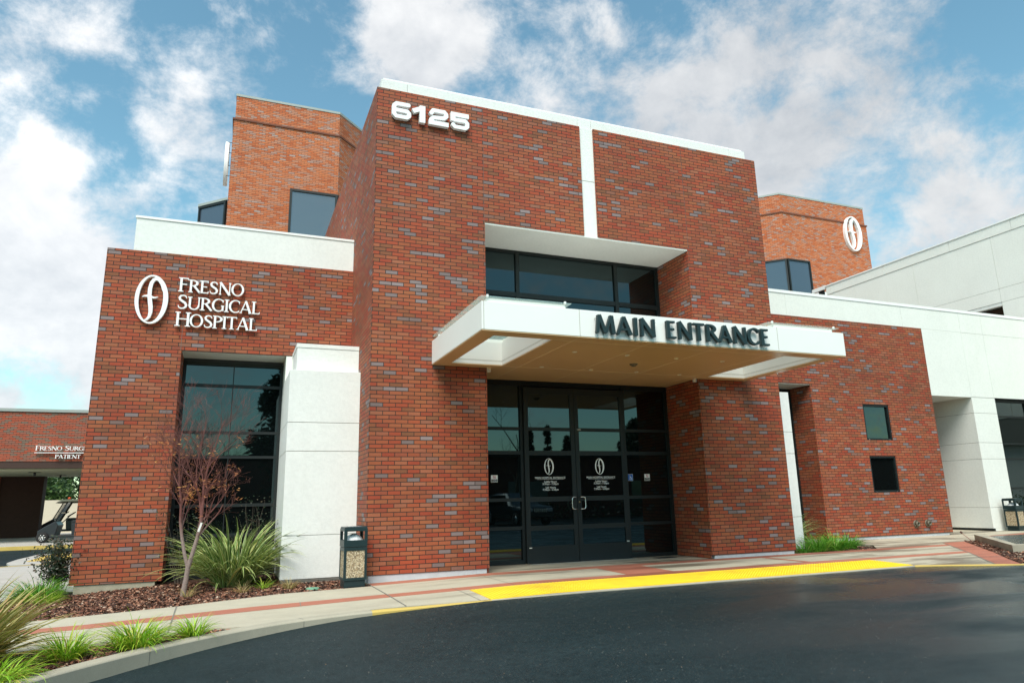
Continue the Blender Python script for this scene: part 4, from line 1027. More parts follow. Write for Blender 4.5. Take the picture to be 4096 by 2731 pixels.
# ================================================================== rear brick tower building
RB = empty('rear_brick_building', (16, 27.06, 0), 'tall orange brick building with cut corners standing behind the entrance building', 'building')
def rpart(mb, name, mat, parent=None, **k):
    o = mb.build(name, mat, parent or RB, **k)
    if parent is None: o.location = (-16, -27.06, 0)
    return o
YB = 27.06
def towpoly(o_=0.):
    return ([(-.81 - o_, YB - o_), (3.26 + o_ * .41, YB - o_), (7.4, YB + 4.14 - o_ * .4), (7.4, 40), (-.81 - o_, 40)],
            [(22.6, YB + 4.26), (26.87 - o_ * .41, YB - o_), (33.05 + o_, YB - o_), (33.05 + o_, 40), (22.6, 40)])
pa, pb = towpoly(.045); qa, qb = towpoly(0)
lo = MB().prism(pa, 0, 16.42).prism(pb, 0, 16.34).box(7.4, 22.6, 31.5, 40, 0, 14.5); rpart(lo, 'brickwork', M_brick2, weld=False)
rpart(MB().prism(qa, 16.42, 17.43), 'upper_brick_band', M_brick2, weld=False); rpart(MB().prism(qb, 16.34, 17.36), 'upper_brick_band', M_brick2, weld=False)
M_ledge_shadow = simple('brown_ledge_shadow', (.16, .055, .03), .85, nscale=3, namt=.3); la, lb2 = towpoly(.09)  # dark brown colour paints the slim shadow line under the upper band
rpart(MB().prism(la, 16.35, 16.425), 'ledge_shadow_line', M_ledge_shadow, weld=False); rpart(MB().prism(lb2, 16.27, 16.345), 'ledge_shadow_line', M_ledge_shadow, weld=False)
ca, cb_ = towpoly(.02); rpart(MB().prism(ca, 17.43, 17.53), 'coping', M_grey_cap, weld=False); rpart(MB().prism(cb_, 17.36, 17.46), 'coping', M_grey_cap, weld=False)
def wrapwin(pts, z0, z1, mg, name, fr_=.09):
    # glazing band that follows the outline points (x, y), standing 3 cm proud
    w = empty(name, (0, 0, 0)); w.parent = RB; w.location = (-16, -27.06, 0)
    for a, b in zip(pts, pts[1:]):
        a, b = Vector((*a, 0)), Vector((*b, 0)); d = (b - a).normalized(); n = Vector((d.y, -d.x, 0)); L = (b - a).length; ang = math.atan2(d.y, d.x)
        M = Matrix.Translation(a + n * .03) @ Matrix.Rotation(ang, 4, 'Z')
        t = MB().grid([0, fr_, L - fr_, L], [z0, z0 + fr_, z1 - fr_, z1], lambda i, j: not (i == 1 and j == 1), -.05, .06)
        MB().add(t, M).build('frame', M_frame, w, weld=False)
        MB().add(MB().box(fr_, L - fr_, 0, .01, z0 + fr_, z1 - fr_), M).build('pane', mg, w, weld=False)
wrapwin([(1.41, YB - .045), (3.28, YB - .045), (5.2, YB + 1.87)], 10.2, 13.71, M_glass_sky, 'corner_window')
wrapwin([(24.9, YB + 1.93), (26.86, YB - .045), (28.43, YB - .045)], 10.2, 13.63, M_glass_up, 'corner_window')
# glazed bay on the far left corner
bay = MB().prism([(-.9, 27.2), (-1.86, 28.10), (-1.86, 30), (-.9, 30)][::-1], 7, 12.90); rpart(bay, 'bay_backing', M_frame, weld=False)
wrapwin([(-1.87, 28.06), (-.88, 27.08)], 9.0, 12.86, M_glass_up, 'bay_window', .07)
rpart(MB().prism([(-1.95, 28.05), (-.87, 26.97), (-.87, 30), (-1.95, 30)], 12.90, 13.0), 'bay_coping', M_grey_cap, weld=False)
# oval emblems
em = empty('oval_emblem_sign', (31.86, 26.85, 14.6), 'large white oval emblem on the front of the rear brick tower at the right', 'sign')
mb = MB(); make_logo(mb, lambda px, py, d: (px * 1.82, d, 1.04 + py * 2.08), .17, .012); mb.build('emblem', M_sign_white, em)
em2 = empty('oval_emblem_sign', (-1.06, 28.0, 13.93), 'white oval emblem seen edge on at the left side of the rear brick tower', 'sign')
mb = MB(); make_logo(mb, lambda px, py, d: (-.05 + d, -px * 1.6, .94 + py * 1.88), .14, .02); mb.build('emblem', M_sign_white, em2)
mb = MB()
for z in (.2, .65, 1.2, 1.65): mb.tube([(.05, -.5, z), (.22, -.5, z)], .012, 6)
mb.build('mounting_rod', M_darkmetal, em2)

# ================================================================== white two-storey wing on the right
WW = empty('white_wing_building', (27.5, 20, 0), 'plain white stucco building with jointed panels rising behind the right wing', 'building')
def wpart(mb, name, mat, parent=None, **k):
    o = mb.build(name, mat, parent or WW, **k)
    if parent is None: o.location = (-27.5, -20, 0)
    return o
xw = 27.5
ysw = [8.0, 13.6, 16.95, 20.41, 23.588, 25.25]; zsw = [4.0, 8.47, 9.015, 11.15, 11.56]
mb = MB(); g = .006
for i in range(5):
    for j in range(4):
        if j == 3: continue
        if j == 0 and i == 2:      # bay with the window
            mb.box(xw, xw + .3, 18.65, ysw[3] - g, zsw[0], zsw[1] - g); mb.box(xw, xw + .3, 16.96, 18.65 - g, 3, 6.9); continue
        mb.box(xw, xw + .3, ysw[i] + g, ysw[i + 1] - g, zsw[j] + g, zsw[j + 1] - g)
yb_ = [8, 16.085, 18.63, 21.87, 24.976, 25.25]
for a, b in zip(yb_, yb_[1:]): mb.box(xw - .02, xw + .3, a + g, b - g, 11.155, 11.57)
wpart(mb, 'wall_panel', M_white3)
wpart(MB().box(xw + .02, xw + .28, 8.05, 16.96, 3, 11.5).box(xw + .02, xw + .28, 18.66, 25.2, 3, 11.5).box(xw + .02, xw + .28, 16.96, 18.66, 8.48, 11.5), 'wall_core', M_joint)
wpart(MB().box(xw + .3, xw + 14, 8.05, 25.2, 0, 11.4), 'wall_mass', M_white2)
wpart(MB().box(xw - .05, xw + .34, 7.95, 25.28, 11.575, 11.64), 'coping', M_cap, bevel=.008)
wpart(MB().box(xw + .20, xw + .22, 16.96, 18.65, 6.9, 8.33), 'window_pane', M_glass)
wpart(MB().box(xw + .01, xw + .3, 16.962, 18.645, 8.335, 8.462), 'window_head', M_white2)
wpart(MB().box(xw - .03, xw + .1, 25.285, 26.15, 11.48, 11.67).box(xw + .3, xw + 2, 26.0, 26.3, 11.2, 11.6), 'roof_beam', M_cap)
wpart(MB().box(xw + .05, xw + .15, 25.5, 25.8, 8, 11.48), 'roof_post', M_frame)

# ================================================================== pick-up building, left background
PB_ = empty('drive_through_building', (-9, 35.3, 0), 'low red brick building with a drive-through opening seen past the left wing', 'building')
def ppart(mb, name, mat, parent=None, **k):
    o = mb.build(name, mat, parent or PB_, **k)
    if parent is None: o.location = (9, -35.3, 0)
    return o
PY = 35.3
ppart(MB().box(-18, -3.2, PY, PY + .3, 3.385, 5.51), 'fascia_brickwork', M_brick3, weld=False)
ppart(MB().box(-18, -3.2, PY + .3, PY + 8.9, 3.35, 5.4), 'roof_mass', M_cream)
ppart(MB().box(-18.02, -3.18, PY - .06, PY + .4, 5.512, 5.64), 'coping', M_grey_cap)
ppart(MB().box(-18, -3.2, PY + .02, PY + .28, 3.11, 3.38), 'steel_beam', simple('rust_brown_beam', (.05, .022, .014), .7))
ppart(MB().box(-17.9, -3.3, PY + .29, PY + 8.85, 3.07, 3.12), 'soffit', simple('pale_green_soffit', (.46, .47, .33), .8))
sp_ = MB()
for x, y in ((-8.5, 38.2), (-8.1, 41.4)):
    sp_.box(x - .25, x + .25, y - .1, y + .1, 3.045, 3.06).lathe([(0, 2.9), (.05, 2.9), (.05, 3.06), (0, 3.06)], 8, Matrix.Translation((x, y, 0)))
ppart(sp_, 'ceiling_fitting', M_darkmetal)
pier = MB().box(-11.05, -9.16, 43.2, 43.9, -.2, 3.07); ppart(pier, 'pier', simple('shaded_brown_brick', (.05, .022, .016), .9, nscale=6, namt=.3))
ppart(MB().box(-11.5, -11.06, 43.1, 43.9, -.2, 3.07), 'pier_brickwork', M_brick3, weld=False)
ppart(MB().box(-18, -12.4, 43.9, 44.1, 0, 3.05), 'back_wall', M_brick3, weld=False)
psn = empty('patient_sign', (-7.9, 35.2, 3.7), 'thin white raised letters with underline on the low brick building', 'sign')
mb = MB(); write('FRESNO SURGICAL HOSPITAL', SER, -.02, 3.62, .155, .205, -.03, .05, mb, small=.85, gap=.02, h=.035); mb.build('lettering', M_sign_white, psn)
mb = MB(); write('PATIENT', SER, .73, 1.68, -.19, .165, -.03, .05, mb, first_big=False, gap=.02, h=.035); mb.build('lettering', M_sign_white, psn)
MB().box(-.05, 3.65, -.03, .03, .04, .068).build('underline', M_sign_white, psn)
gw = MB().box(-20, -2.5, 50.0, 50.25, -.3, 1.92); tag(gw.build('cream_garden_wall', M_cream), 'long cream wall behind the parked golf cart', 'wall')

# ================================================================== golf cart(s)
def golf_cart(loc, label):
    e = empty('golf_cart', loc, label, 'golf cart', 'dark golf carts under the drive-through')
    def profile(pts, y0, y1, name, mat, parent=e, bevel=.02):
        mb = MB(); n = len(pts)
        mb.face([(p[0], y0, p[1]) for p in pts]); mb.face([(p[0], y1, p[1]) for p in reversed(pts)])
        for i in range(n):
            a, b = pts[i], pts[(i + 1) % n]; mb.face([(b[0], y0, b[1]), (a[0], y0, a[1]), (a[0], y1, a[1]), (b[0], y1, b[1])])
        return mb.build(name, mat, parent, bevel)
    profile([(-.20, .30), (.30, .22), (.42, .28), (.52, .72), (.40, .88), (.16, .74), (-.04, .62), (-.22, .48)], -.55, .55, 'cowl', M_darkmetal)
    profile([(.25, .20), (2.15, .20), (2.15, .30), (.25, .30)], -.58, .58, 'floor', M_black)
    profile([(1.05, .30), (1.75, .30), (1.80, .78), (1.0, .78)], -.58, .58, 'seat_base', M_darkmetal); profile([(.98, .785), (1.6, .785), (1.62, .90), (1.0, .90)], -.55, .55, 'seat', M_black)
    profile([(1.55, .90), (1.68, .90), (1.80, 1.30), (1.70, 1.32)], -.55, .55, 'backrest', M_black)
    profile([(1.75, .45), (2.75, .45), (2.75, .80), (1.78, .80)], -.60, .60, 'cargo_bed', M_darkmetal)
    profile([(.42, 1.72), (.55, 1.78), (2.25, 1.80), (2.35, 1.74), (2.2, 1.70), (.6, 1.69)], -.62, .62, 'roof', simple('olive_cart_roof', (.12, .12, .08), .5))
    for y in (-.52, .52):
        MB().tube([(.36, y, .80), (.78, y, 1.70)], .025, 8).build('roof_post', M_black, e); MB().tube([(1.95, y, .5), (2.0, y, 1.72)], .022, 8).build('roof_post', M_black, e)
    mb = MB().face([(.37, -.5, .86), (.37, .5, .86), (.74, .5, 1.66), (.74, -.5, 1.66)]); mb.box(.54, .56, -.5, .5, 1.2, 1.24); mb.build('windshield', simple('dim_windshield', (.10, .12, .11), .1), e)
    mb = MB(); M = Matrix.Translation((.92, -.27, 1.15)) @ Matrix.Rotation(R(-35), 4, 'Y')
    mb.tube([M @ Vector((.17 * math.cos(t), .17 * math.sin(t), 0)) for t in np.linspace(0, 6.2832, 20)], .016, 6, False); mb.tube([M @ Vector((0, 0, 0)), (.60, -.27, .80)], .022, 6); mb.tube([M @ Vector((-.16, 0, 0)), M @ Vector((.16, 0, 0))], .013, 6); mb.build('steering_wheel', M_black, e)
    MB().lathe([(0, 1.80), (.06, 1.80), (.055, 1.88), (0, 1.89)], 12, Matrix.Translation((.72, 0, 0))).build('beacon', simple('orange_beacon', (.75, .10, .02), .3), e)
    for x in (.0, 2.2):
        for y in (-.56, .56):
            Mw = Matrix.Translation((x, y, .225)) @ Matrix.Rotation(R(90), 4, 'X')
            wh = MB().lathe([(.12, -.08), (.20, -.085), (.225, -.06), (.225, .06), (.20, .085), (.12, .08)], 20, Mw).build('wheel', M_rubber, e)
            t = MB().lathe([(0, -.03), (.035, -.05), (.04, .05), (0, .04)], 10, Mw).lathe([(.115, -.075), (.125, -.08), (.125, .08), (.115, .075), (.115, -.075)], 18, Mw)
            for k in range(6): t.tube([Mw @ Vector((.03 * math.cos(k * 1.047), .03 * math.sin(k * 1.047), .05 if y < 0 else -.05)), Mw @ Vector((.12 * math.cos(k * 1.047), .12 * math.sin(k * 1.047), .065 if y < 0 else -.065))], .014, 5)
            t.build('rim', M_steel, wh)
    return e
golf_cart((-7.32, 36.0, 0), 'dark golf cart with orange roof beacon parked past the left wing')
g2 = golf_cart((-9.35, 45.8, 0), 'second dark golf cart half hidden behind the nearer one')

# ================================================================== litter bins
def litter_bin(loc, rz, label):
    e = empty('litter_bin', loc, label, 'litter bin', 'dark green litter bins with pebble panels', rz)
    w = .205
    MB().box(-.185, .185, -.185, .185, .0, .13).build('foot', M_bin, e, bevel=.012)
    fr = MB(); z0, z1 = .13, .735
    for ax in ('xz', 'yz'):
        for c in (-w, w - .02):
            A = [-w, -w + .042, w - .042, w] if ax == 'xz' else [-w + .0205, -w + .042, w - .042, w - .0205]
            fr.grid(A, [z0, z0 + .05, z1 - .06, z1], lambda i, j: not (i == 1 and j == 1), c, c + .02, ax)
    fr.box(-w + .0205, w - .0205, -w + .0205, w - .0205, z1 - .05, z1 - .02); fr.build('body', M_bin, e, bevel=.004)
    for k in range(4):
        M = Matrix.Rotation(k * math.pi / 2, 4, 'Z'); t = MB().grid([-w + .036, w - .036], [z0 + .044, z1 - .054], lambda i, j: True, -w + .012, -w + .019)
        t.build('pebble_panel', M_agg, e, bevel=.003).rotation_euler = (0, 0, k * math.pi / 2)
    hd = MB(); wh = w + .004; h0, h1 = .742, 1.09
    for ax in ('xz', 'yz'):
        for c in (-wh, wh - .02):
            A = [-wh, -wh + .055, wh - .055, wh] if ax == 'xz' else [-wh + .0205, -wh + .055, wh - .055, wh - .0205]
            hd.grid(A, [h0, h0 + .13, h1 - .055, h1 - .0005], lambda i, j: not (i == 1 and j == 1), c, c + .02, ax)
    hd.build('hood', M_bin, e, bevel=.009)
    MB().box(-wh + .006, wh - .006, -wh + .006, wh - .006, h1 - .004, h1 + .03).build('hood_top', M_bin, e, bevel=.014)
    MB().box(-.115, .115, -.10, .10, h1 + .031, h1 + .038).build('ash_tray', M_steel, e, bevel=.002)
    mb = MB().lathe([(0, .985), (.05, .98), (.11, .95), (.15, .90), (.168, .86), (.15, .83), (0, .83)], 14)
    mb.v = [(x + mnoise.noise(Vector((x * 9, y * 9, z * 9))) * .02, y, z + mnoise.noise(Vector((x * 12, y * 12, 3))) * .02) for x, y, z in mb.v]
    o = mb.build('bin_bag', M_bag, e, weld=False)
    e.scale = (.95, .95, .88)
    return e
litter_bin((2.012, 12.52, -.012), R(3), 'dark green litter bin with pebble panels at the left foot of the entrance tower')
litter_bin((22.82, 14.86, .088), R(2), 'dark green litter bin with pebble panels in front of the white pier at the right')

# ================================================================== hose connections on the right wing
for x, z, lb in ((18.905, .415, 'left round bronze hose connection low on the right brick wing'), (19.39, .42, 'right round bronze hose connection low on the right brick wing')):
    e = empty('hose_connection', (x, 15.198, z), lb, 'hose connection', 'hose connections low on the brick wall'); e.scale = (.82, .82, .82)
    Mq = Matrix.Rotation(R(90), 4, 'X')
    MB().lathe([(.135, 0), (.135, .012), (.10, .02), (.085, .02)], 22, Mq).build('plate', M_bronze, e)
    MB().lathe([(.045, .02), (.088, .02), (.088, .10), (.070, .11), (.052, .11), (.050, .03)], 22, Mq).build('coupling', M_bronze, e)
    MB().lathe([(0, .03), (.05, .03)], 18, Mq).build('bore', M_black, e)
    for k in range(3):
        a = k * 2.094 + 1.57; MB().box(-.014, .014, -.05, -.03, .085, .145).build('lug', M_bronze, e, bevel=.004).rotation_euler = (0, a - 1.57, 0)
# drain grate, valve lid, sprinkler riser, tree tag later
dg = MB().box(8.78, 9.25, 13.45, 13.72, .045, .0495); tag(dg.build('floor_drain', M_darkmetal), 'flat dark floor drain in the paving inside the entrance recess', 'drain')
vl = MB().lathe([(0, 0.012), (.10, .012), (.115, 0), (.115, -.03)], 20, Matrix.Translation((1.38, 12.72, hA(1.38, 12.72) + .02))); tag(vl.build('valve_lid', M_greenlid), 'small round green valve lid in the mulch beside the litter bin', 'valve lid')
sr = empty('sprinkler_riser', (17.2, 12.35, .05), 'thin leaning brown sprinkler riser in the mulch by the kerb', 'sprinkler')
MB().tube([(.12, .0, 0), (-.10, .15, .26)], .012, 8).build('pipe', simple('grey_brown_pipe', (.35, .24, .18), .6), sr); MB().tube([(-.10, .15, .26), (-.125, .168, .30)], .024, 8).build('nozzle', simple('brown_nozzle', (.08, .03, .02), .6), sr)
hb = empty('hose_bib', (.70, 15.2, .45), 'grey pipe and tap at the foot of the white pilaster inside the window recess', 'tap')
MB().tube([(.13, -.55, -.35), (.13, -.55, .12)], .028, 8).build('pipe', M_base, hb); MB().tube([(.06, -.55, .14), (.17, -.55, .14), (.17, -.55, .24)], .03, 8).build('valve', M_darkmetal, hb)

# ================================================================== plants
def blade(mb, base, az, L, w, lean, droop, seg=7, twist=0.0, fold=.25):
    """arching strap leaf; lean = start angle from vertical, droop = extra bend towards the tip"""
    p = Vector(base); a = lean; pts = []; d = L / seg
    for k in range(seg + 1):
        t = k / seg; pts.append((p.copy(), a, t)); a2 = lean + droop * (t ** 1.6)
        p = p + Vector((math.sin(a2) * math.cos(az), math.sin(a2) * math.sin(az), math.cos(a2))) * d; a = a2
    side = Vector((-math.sin(az + twist), math.cos(az + twist), 0)); i0 = len(mb.v)
    for q, a_, t in pts:
        ww = w * (.55 + .45 * math.sin(min(1, t * 2.2) * 1.57)) * (1 - max(0, (t - .45) / .55) ** 1.6) + .0008
        up = Vector((-math.cos(a_) * math.cos(az), -math.cos(a_) * math.sin(az), math.sin(a_)))
        mb.v += [tuple(q - side * ww / 2 + up * ww * fold), tuple(q - up * 0), tuple(q + side * ww / 2 + up * ww * fold)]
    for k in range(seg):
        b = i0 + k * 3
        for (u0, u1, o) in ((0, .5, 0), (.5, 1, 1)):
            mb.f.append((b + o, b + o + 1, b + o + 4, b + o + 3)); mb.u.append([(u0, k / seg), (u1, k / seg), (u1, (k + 1) / seg), (u0, (k + 1) / seg)]); mb.sm.append(True)
def clump(name, loc, n, L, w, lean, droop, rad, mat, label, cat, group=None, seg=7, bias=None, stem_=None):
    e = empty(name, loc, label, cat, group); mb = MB()
    for k in range(n):
        az = random.uniform(0, 2 * math.pi); r_ = rad * math.sqrt(random.random()); b = (r_ * math.cos(az + random.gauss(0, .6)), r_ * math.sin(az + random.gauss(0, .6)), random.uniform(-.02, .01))
        l = L * random.uniform(.55, 1.1); le = abs(random.gauss(lean, .22)) + r_ / max(rad, .01) * .22
        blade(mb, b, az, l, w * random.uniform(.7, 1.25), le, droop * random.uniform(.5, 1.4), seg, random.gauss(0, .4))
    mb.build('leaves', mat, e, weld=False); return e
def at(x, y, h): return (x, y, h(x, y))
clump('variegated_flax', at(.12, 14.2, hA), 430, 1.42, .040, .46, 1.15, .28, M_flax, 'large spiky flax with cream striped leaves in front of the left window', 'shrub', seg=9)
clump('bronze_flax', at(-2.30, 8.30, hB), 330, .98, .036, .52, .75, .20, M_phor, 'large bronze and green strap leaved flax at the left edge of the bed', 'shrub', seg=9)
LG = 'bright green lilyturf clumps along the kerb'
clump('lilyturf', at(-1.42, 8.42, hB), 230, .40, .0105, .42, 1.5, .11, M_lir, 'bright lilyturf clump beside the bronze flax, leftmost of three in a row', 'grass clump', LG)
clump('lilyturf', at(-.84, 8.72, hB), 320, .44, .0105, .48, 1.45, .16, M_lir, 'largest bright lilyturf clump, the middle one of three along the kerb', 'grass clump', LG)
clump('lilyturf', at(-.30, 9.02, hB), 170, .34, .010, .40, 1.5, .09, M_lir, 'smallest bright lilyturf clump nearest the point of the kerbside bed', 'grass clump', LG)
clump('yellowing_grass', at(-1.83, 7.55, hB), 330, .40, .011, .65, 1.7, .22, M_lir, 'straggly yellowing grass clump in the lower left corner of the picture', 'grass clump')
clump('yellowing_grass', at(-1.98, 7.75, hB), 130, .42, .013, .8, 1.3, .2, M_dry, 'dry straw coloured leaves over the yellowing clump in the corner', 'grass clump')
clump('meadow_grass', at(-2.98, 14.6, hA), 380, .58, .011, .55, 1.25, .20, M_lir2, 'deep green grass clump at the outer corner of the left brick wing', 'grass clump')
clump('meadow_grass', at(-2.78, 14.2, hA), 120, .36, .011, .7, 1.3, .14, M_lir, 'small yellow green clump in front of the deep green one by the left wing', 'grass clump')
RG = 'green grass clumps beside the right pilaster'
for k, (x, y, L) in enumerate(((13.0, 13.15, .62), (13.62, 13.25, .60), (14.35, 13.55, .52), (12.5, 13.05, .45))):
    clump('green_grass_clump', at(x, y, hC), 300 if k < 3 else 120, L, .012, .50, 1.25, .17, M_lir2,
          ('green grass clump in the middle left of the right bed', 'green grass clump in the middle of the right bed', 'green grass clump at the right end of the right bed', 'short green grass clump at the foot of the right white pilaster')[k], 'grass clump', RG)
clump('tall_flax', at(13.55, 14.75, hC), 150, 1.35, .022, .45, 1.3, .12, M_flax, 'tall arching striped flax in the shaded recess behind the right grass clumps', 'shrub', seg=9)
TG = 'small dry grass tufts in the mulch'
for x, y, n, lb in ((.27, 12.95, 60, 'dry grass tuft below the big flax'), (.60, 13.2, 50, 'thin grass tuft between the big flax and white pilaster'), (1.02, 12.98, 90, 'yellow grass tuft in front of the white pilaster'), (-.55, 12.9, 40, 'weedy tuft near the foot of the young tree')):
    clump('grass_tuft', at(x, y, hA), n, .26, .006, .55, 1.0, .05, M_dry if n != 50 else M_lir, lb, 'grass tuft', TG)

def twiggy(name, loc, n, H, spread, label, matl, leafn=260, leafs=.045, cat='shrub', leaf_start=.25, barkm=None):
    e = empty(name, loc, label, cat); sb = MB(); lf = MB()
    for k in range(n):
        az = random.uniform(0, 6.283); p = Vector((random.gauss(0, .05), random.gauss(0, .05), 0)); d = Vector((math.cos(az) * spread, math.sin(az) * spread, 1)).normalized(); pts = [p.copy()]; hh = H * random.uniform(.6, 1.05)
        for q in range(7):
            d = (d + Vector((random.gauss(0, .12), random.gauss(0, .12), random.gauss(0, .05)))).normalized(); p = p + d * hh / 7; pts.append(p.copy())
            if q > 7 * leaf_start:
                for _ in range(max(1, leafn // (n * 5))):
                    c = p + Vector((random.gauss(0, .09), random.gauss(0, .09), random.gauss(0, .06))); leafquad(lf, c, leafs)
        sb.tube(pts, [.007 * (1 - i / 9) for i in range(8)], 4, False)
    sb.build('stems', barkm or M_bark2, e, weld=False); lf.build('foliage', matl, e, weld=False); return e
def leafquad(mb, c, s_, asp=.45):
    a = Vector((random.gauss(0, 1), random.gauss(0, 1), random.gauss(0, .7))).normalized(); b = a.orthogonal().normalized(); b = (b + a.cross(b) * random.uniform(-1, 1)).normalized()
    L, w = s_ * random.uniform(.6, 1.2), s_ * asp; i = len(mb.v)
    mb.v += [tuple(c - a * L), tuple(c + b * w), tuple(c + a * L), tuple(c - b * w)]; mb.f.append((i, i + 1, i + 2, i + 3)); mb.u.append([(.5, 0), (1, .5), (.5, 1), (0, .5)]); mb.sm.append(False)
twiggy('dark_shrub', at(-2.84, 15.35, hA), 26, 1.0, .14, 'dark leafy shrub against the outer corner of the left brick wing', M_nand, 2600, .032)
twiggy('thin_dark_shrub', at(-.82, 15.2, hA), 16, 1.5, .25, 'thin dark shrub in front of the window beside the young tree', M_nand, 380, .028)
twiggy('thin_dark_shrub', at(.42, 15.25, hA), 18, 1.6, .30, 'thin dark seed headed shrub behind the big flax', M_nand, 420, .024)
twiggy('thin_dark_shrub', at(.80, 14.75, hA), 12, 1.35, .14, 'thin dark shrub against the side of the white pilaster', M_nand, 260, .022)
twiggy('dark_shrub', at(25.3, 14.6, lambda x, y: .1), 18, 1.3, .4, 'dark shrub at the right edge beside the litter bin', M_treeg, 800, .05)

# young bare tree
tr = empty('young_maple', at(-.63, 13.05, hA), 'young nearly bare maple with purplish twigs and a few withered leaves before the left window', 'tree')
tb = MB(); tw = MB(); dl = MB()
def grow(p, d, r_, L, lev, mb):
    n = 6; pts = [p.copy()]; rad = [r_]
    for k in range(n):
        d = (d + Vector((random.gauss(0, .09), random.gauss(0, .09), random.gauss(.03, .05)))).normalized(); p = p + d * L / n; pts.append(p.copy()); rad.append(r_ * (1 - .55 * (k + 1) / n))
        if lev < 4 and (k >= 1 or lev > 1):
            for _ in range(2 if lev >= 2 and random.random() < .55 else 1):
                if random.random() < (.58 if lev < 3 else .42):
                    az = random.uniform(0, 6.283); sd_ = d.orthogonal().normalized(); sd_ = Matrix.Rotation(az, 3, d) @ sd_
                    nd = (d * random.uniform(.75, 1.1) + sd_ * random.uniform(.5, .9) + Vector((0, 0, .12))).normalized()
                    grow(p.copy(), nd, rad[-1] * random.uniform(.45, .62), L * random.uniform(.45, .68), lev + 1, tw)
    if lev >= 3 and random.random() < .10 and pts[-1].z < 2.4:
        for _ in range(random.randint(2, 5)): leafquad(dl, pts[-1] + Vector((random.gauss(0, .03), random.gauss(0, .03), random.gauss(-.02, .03))), .035, .22)
    mb.tube(pts, [max(.0014, q) for q in rad], 7 if lev == 0 else (5 if lev < 2 else 3), False)
tb.tube([(0, 0, -.05), (.0, 0, .08), (.02, 0, .25), (.035, 0, .46)], [.052, .040, .036, .034], 12)
def limb(pts, r0, r1):
    n = len(pts); rr = [r0 + (r1 - r0) * i / (n - 1) for i in range(n)]; tb.tube(pts, rr, 9)
    for i in range(2, n):
        p = Vector(pts[i]); d = (p - Vector(pts[i - 1])).normalized()
        for _ in range(2):
            sd_ = Matrix.Rotation(random.uniform(0, 6.283), 3, d) @ d.orthogonal().normalized(); grow(p.copy(), (d + sd_ * random.uniform(.40, .75)).normalized(), rr[i] * .5, random.uniform(.50, .95), 1, tw)
    grow(Vector(pts[-1]), (Vector(pts[-1]) - Vector(pts[-2])).normalized(), r1, .75, 1, tw)
limb([(.03, 0, .42), (-.03, .01, .62), (-.08, .02, .85), (-.12, .02, 1.08), (-.13, .0, 1.35), (-.17, .02, 1.6), (-.19, -.02, 1.85)], .028, .012)
limb([(.035, 0, .42), (.08, -.01, .62), (.13, -.02, .85), (.16, -.02, 1.08), (.17, .0, 1.35), (.16, .03, 1.6), (.20, .02, 1.9)], .034, .014)
limb([(.165, -.02, 1.15), (.12, .06, 1.4), (.05, .10, 1.65), (.04, .12, 1.9)], .018, .010)
for _ in range(26):
    c = Vector((random.gauss(.02, .13), random.gauss(0, .12), random.uniform(1.35, 1.75)))
    for q in range(5): leafquad(dl, c + Vector((random.gauss(0, .03), random.gauss(0, .03), random.gauss(0, .025))), .04, .2)
tb.build('trunk', M_bark, tr, weld=False); tw.build('twigs', M_bark, tr, weld=False); dl.build('withered_leaves', M_deadleaf, tr, weld=False); tr.scale = (1.12, 1.12, 1.10)
lb_ = MB().obox((.174, -.052, 1.10), .032, .004, .15, 0, 0, R(16)); o = lb_.build('nursery_tag', M_tagm, None); o.location = tr.location; tag(o, 'white nursery tag tied to the young tree trunk', 'tag')

# trees
def tree(name, loc, H, crown, label, mat, n=9000, ls=.22, trunk=.25, blobs=14, group=None, z0=.3, shape='round', cat='tree'):
    random.seed(int(abs(loc[0]) * 10) + 3); e = empty(name, loc, label, cat, group); t = MB(); rx_, ry_ = crown
    t.tube([(0, 0, -.2), (.05, 0, H * .3), (-.03, .05, H * .65), (0, 0, H * .85)], [trunk, trunk * .75, trunk * .45, trunk * .12], 9)
    c = MB(); cs_ = []
    for k in range(blobs):
        a = random.uniform(0, 6.283); q = random.random()
        z = H * (z0 + (1 - z0) * q); taper = (1 - q) * .95 + .08 if shape == 'cone' else math.sqrt(max(.05, 1 - (2 * q - .9) ** 2))
        rr_ = math.sqrt(random.random()) * .8 * taper; ctr = Vector((rx_ * rr_ * math.cos(a), ry_ * rr_ * math.sin(a), z)); s_ = (.26 + .2 * random.random()) * min(rx_, ry_) * (taper * .7 + .3); cs_.append((ctr, s_))
        t.tube([(0, 0, z * .75), tuple(ctr * .6 + Vector((0, 0, z * .32))), tuple(ctr)], [trunk * .25, trunk * .14, .01], 5, False)
    for k in range(n):
        ctr, s_ = random.choice(cs_); v = Vector((random.gauss(0, 1), random.gauss(0, 1), random.gauss(0, .8))); v = v.normalized() * (random.random() ** .45) * s_ * 1.5; leafquad(c, ctr + v, ls, .35)
    t.build('trunk', M_bark2, e, weld=False); c.build('crown', mat, e, weld=False); return e
GT = 'trees beyond the cream wall'
tree('leafy_tree', (-12.2, 54, 0), 5.4, (3.2, 2.2), 'bushy grey green tree beyond the cream wall, the left of three', M_treeg, 7000, .16, .15, 14, GT, .25)
tree('leafy_tree', (-9.9, 57, 0), 4.7, (2.8, 2.2), 'lower bushy tree beyond the cream wall, the middle of three', M_treeg, 6000, .16, .15, 12, GT, .2)
tree('leafy_tree', (-7.6, 55, 0), 3.9, (2.4, 2.0), 'low tree beyond the cream wall nearest the brick wing', M_treeg, 5000, .16, .15, 12, GT, .2)

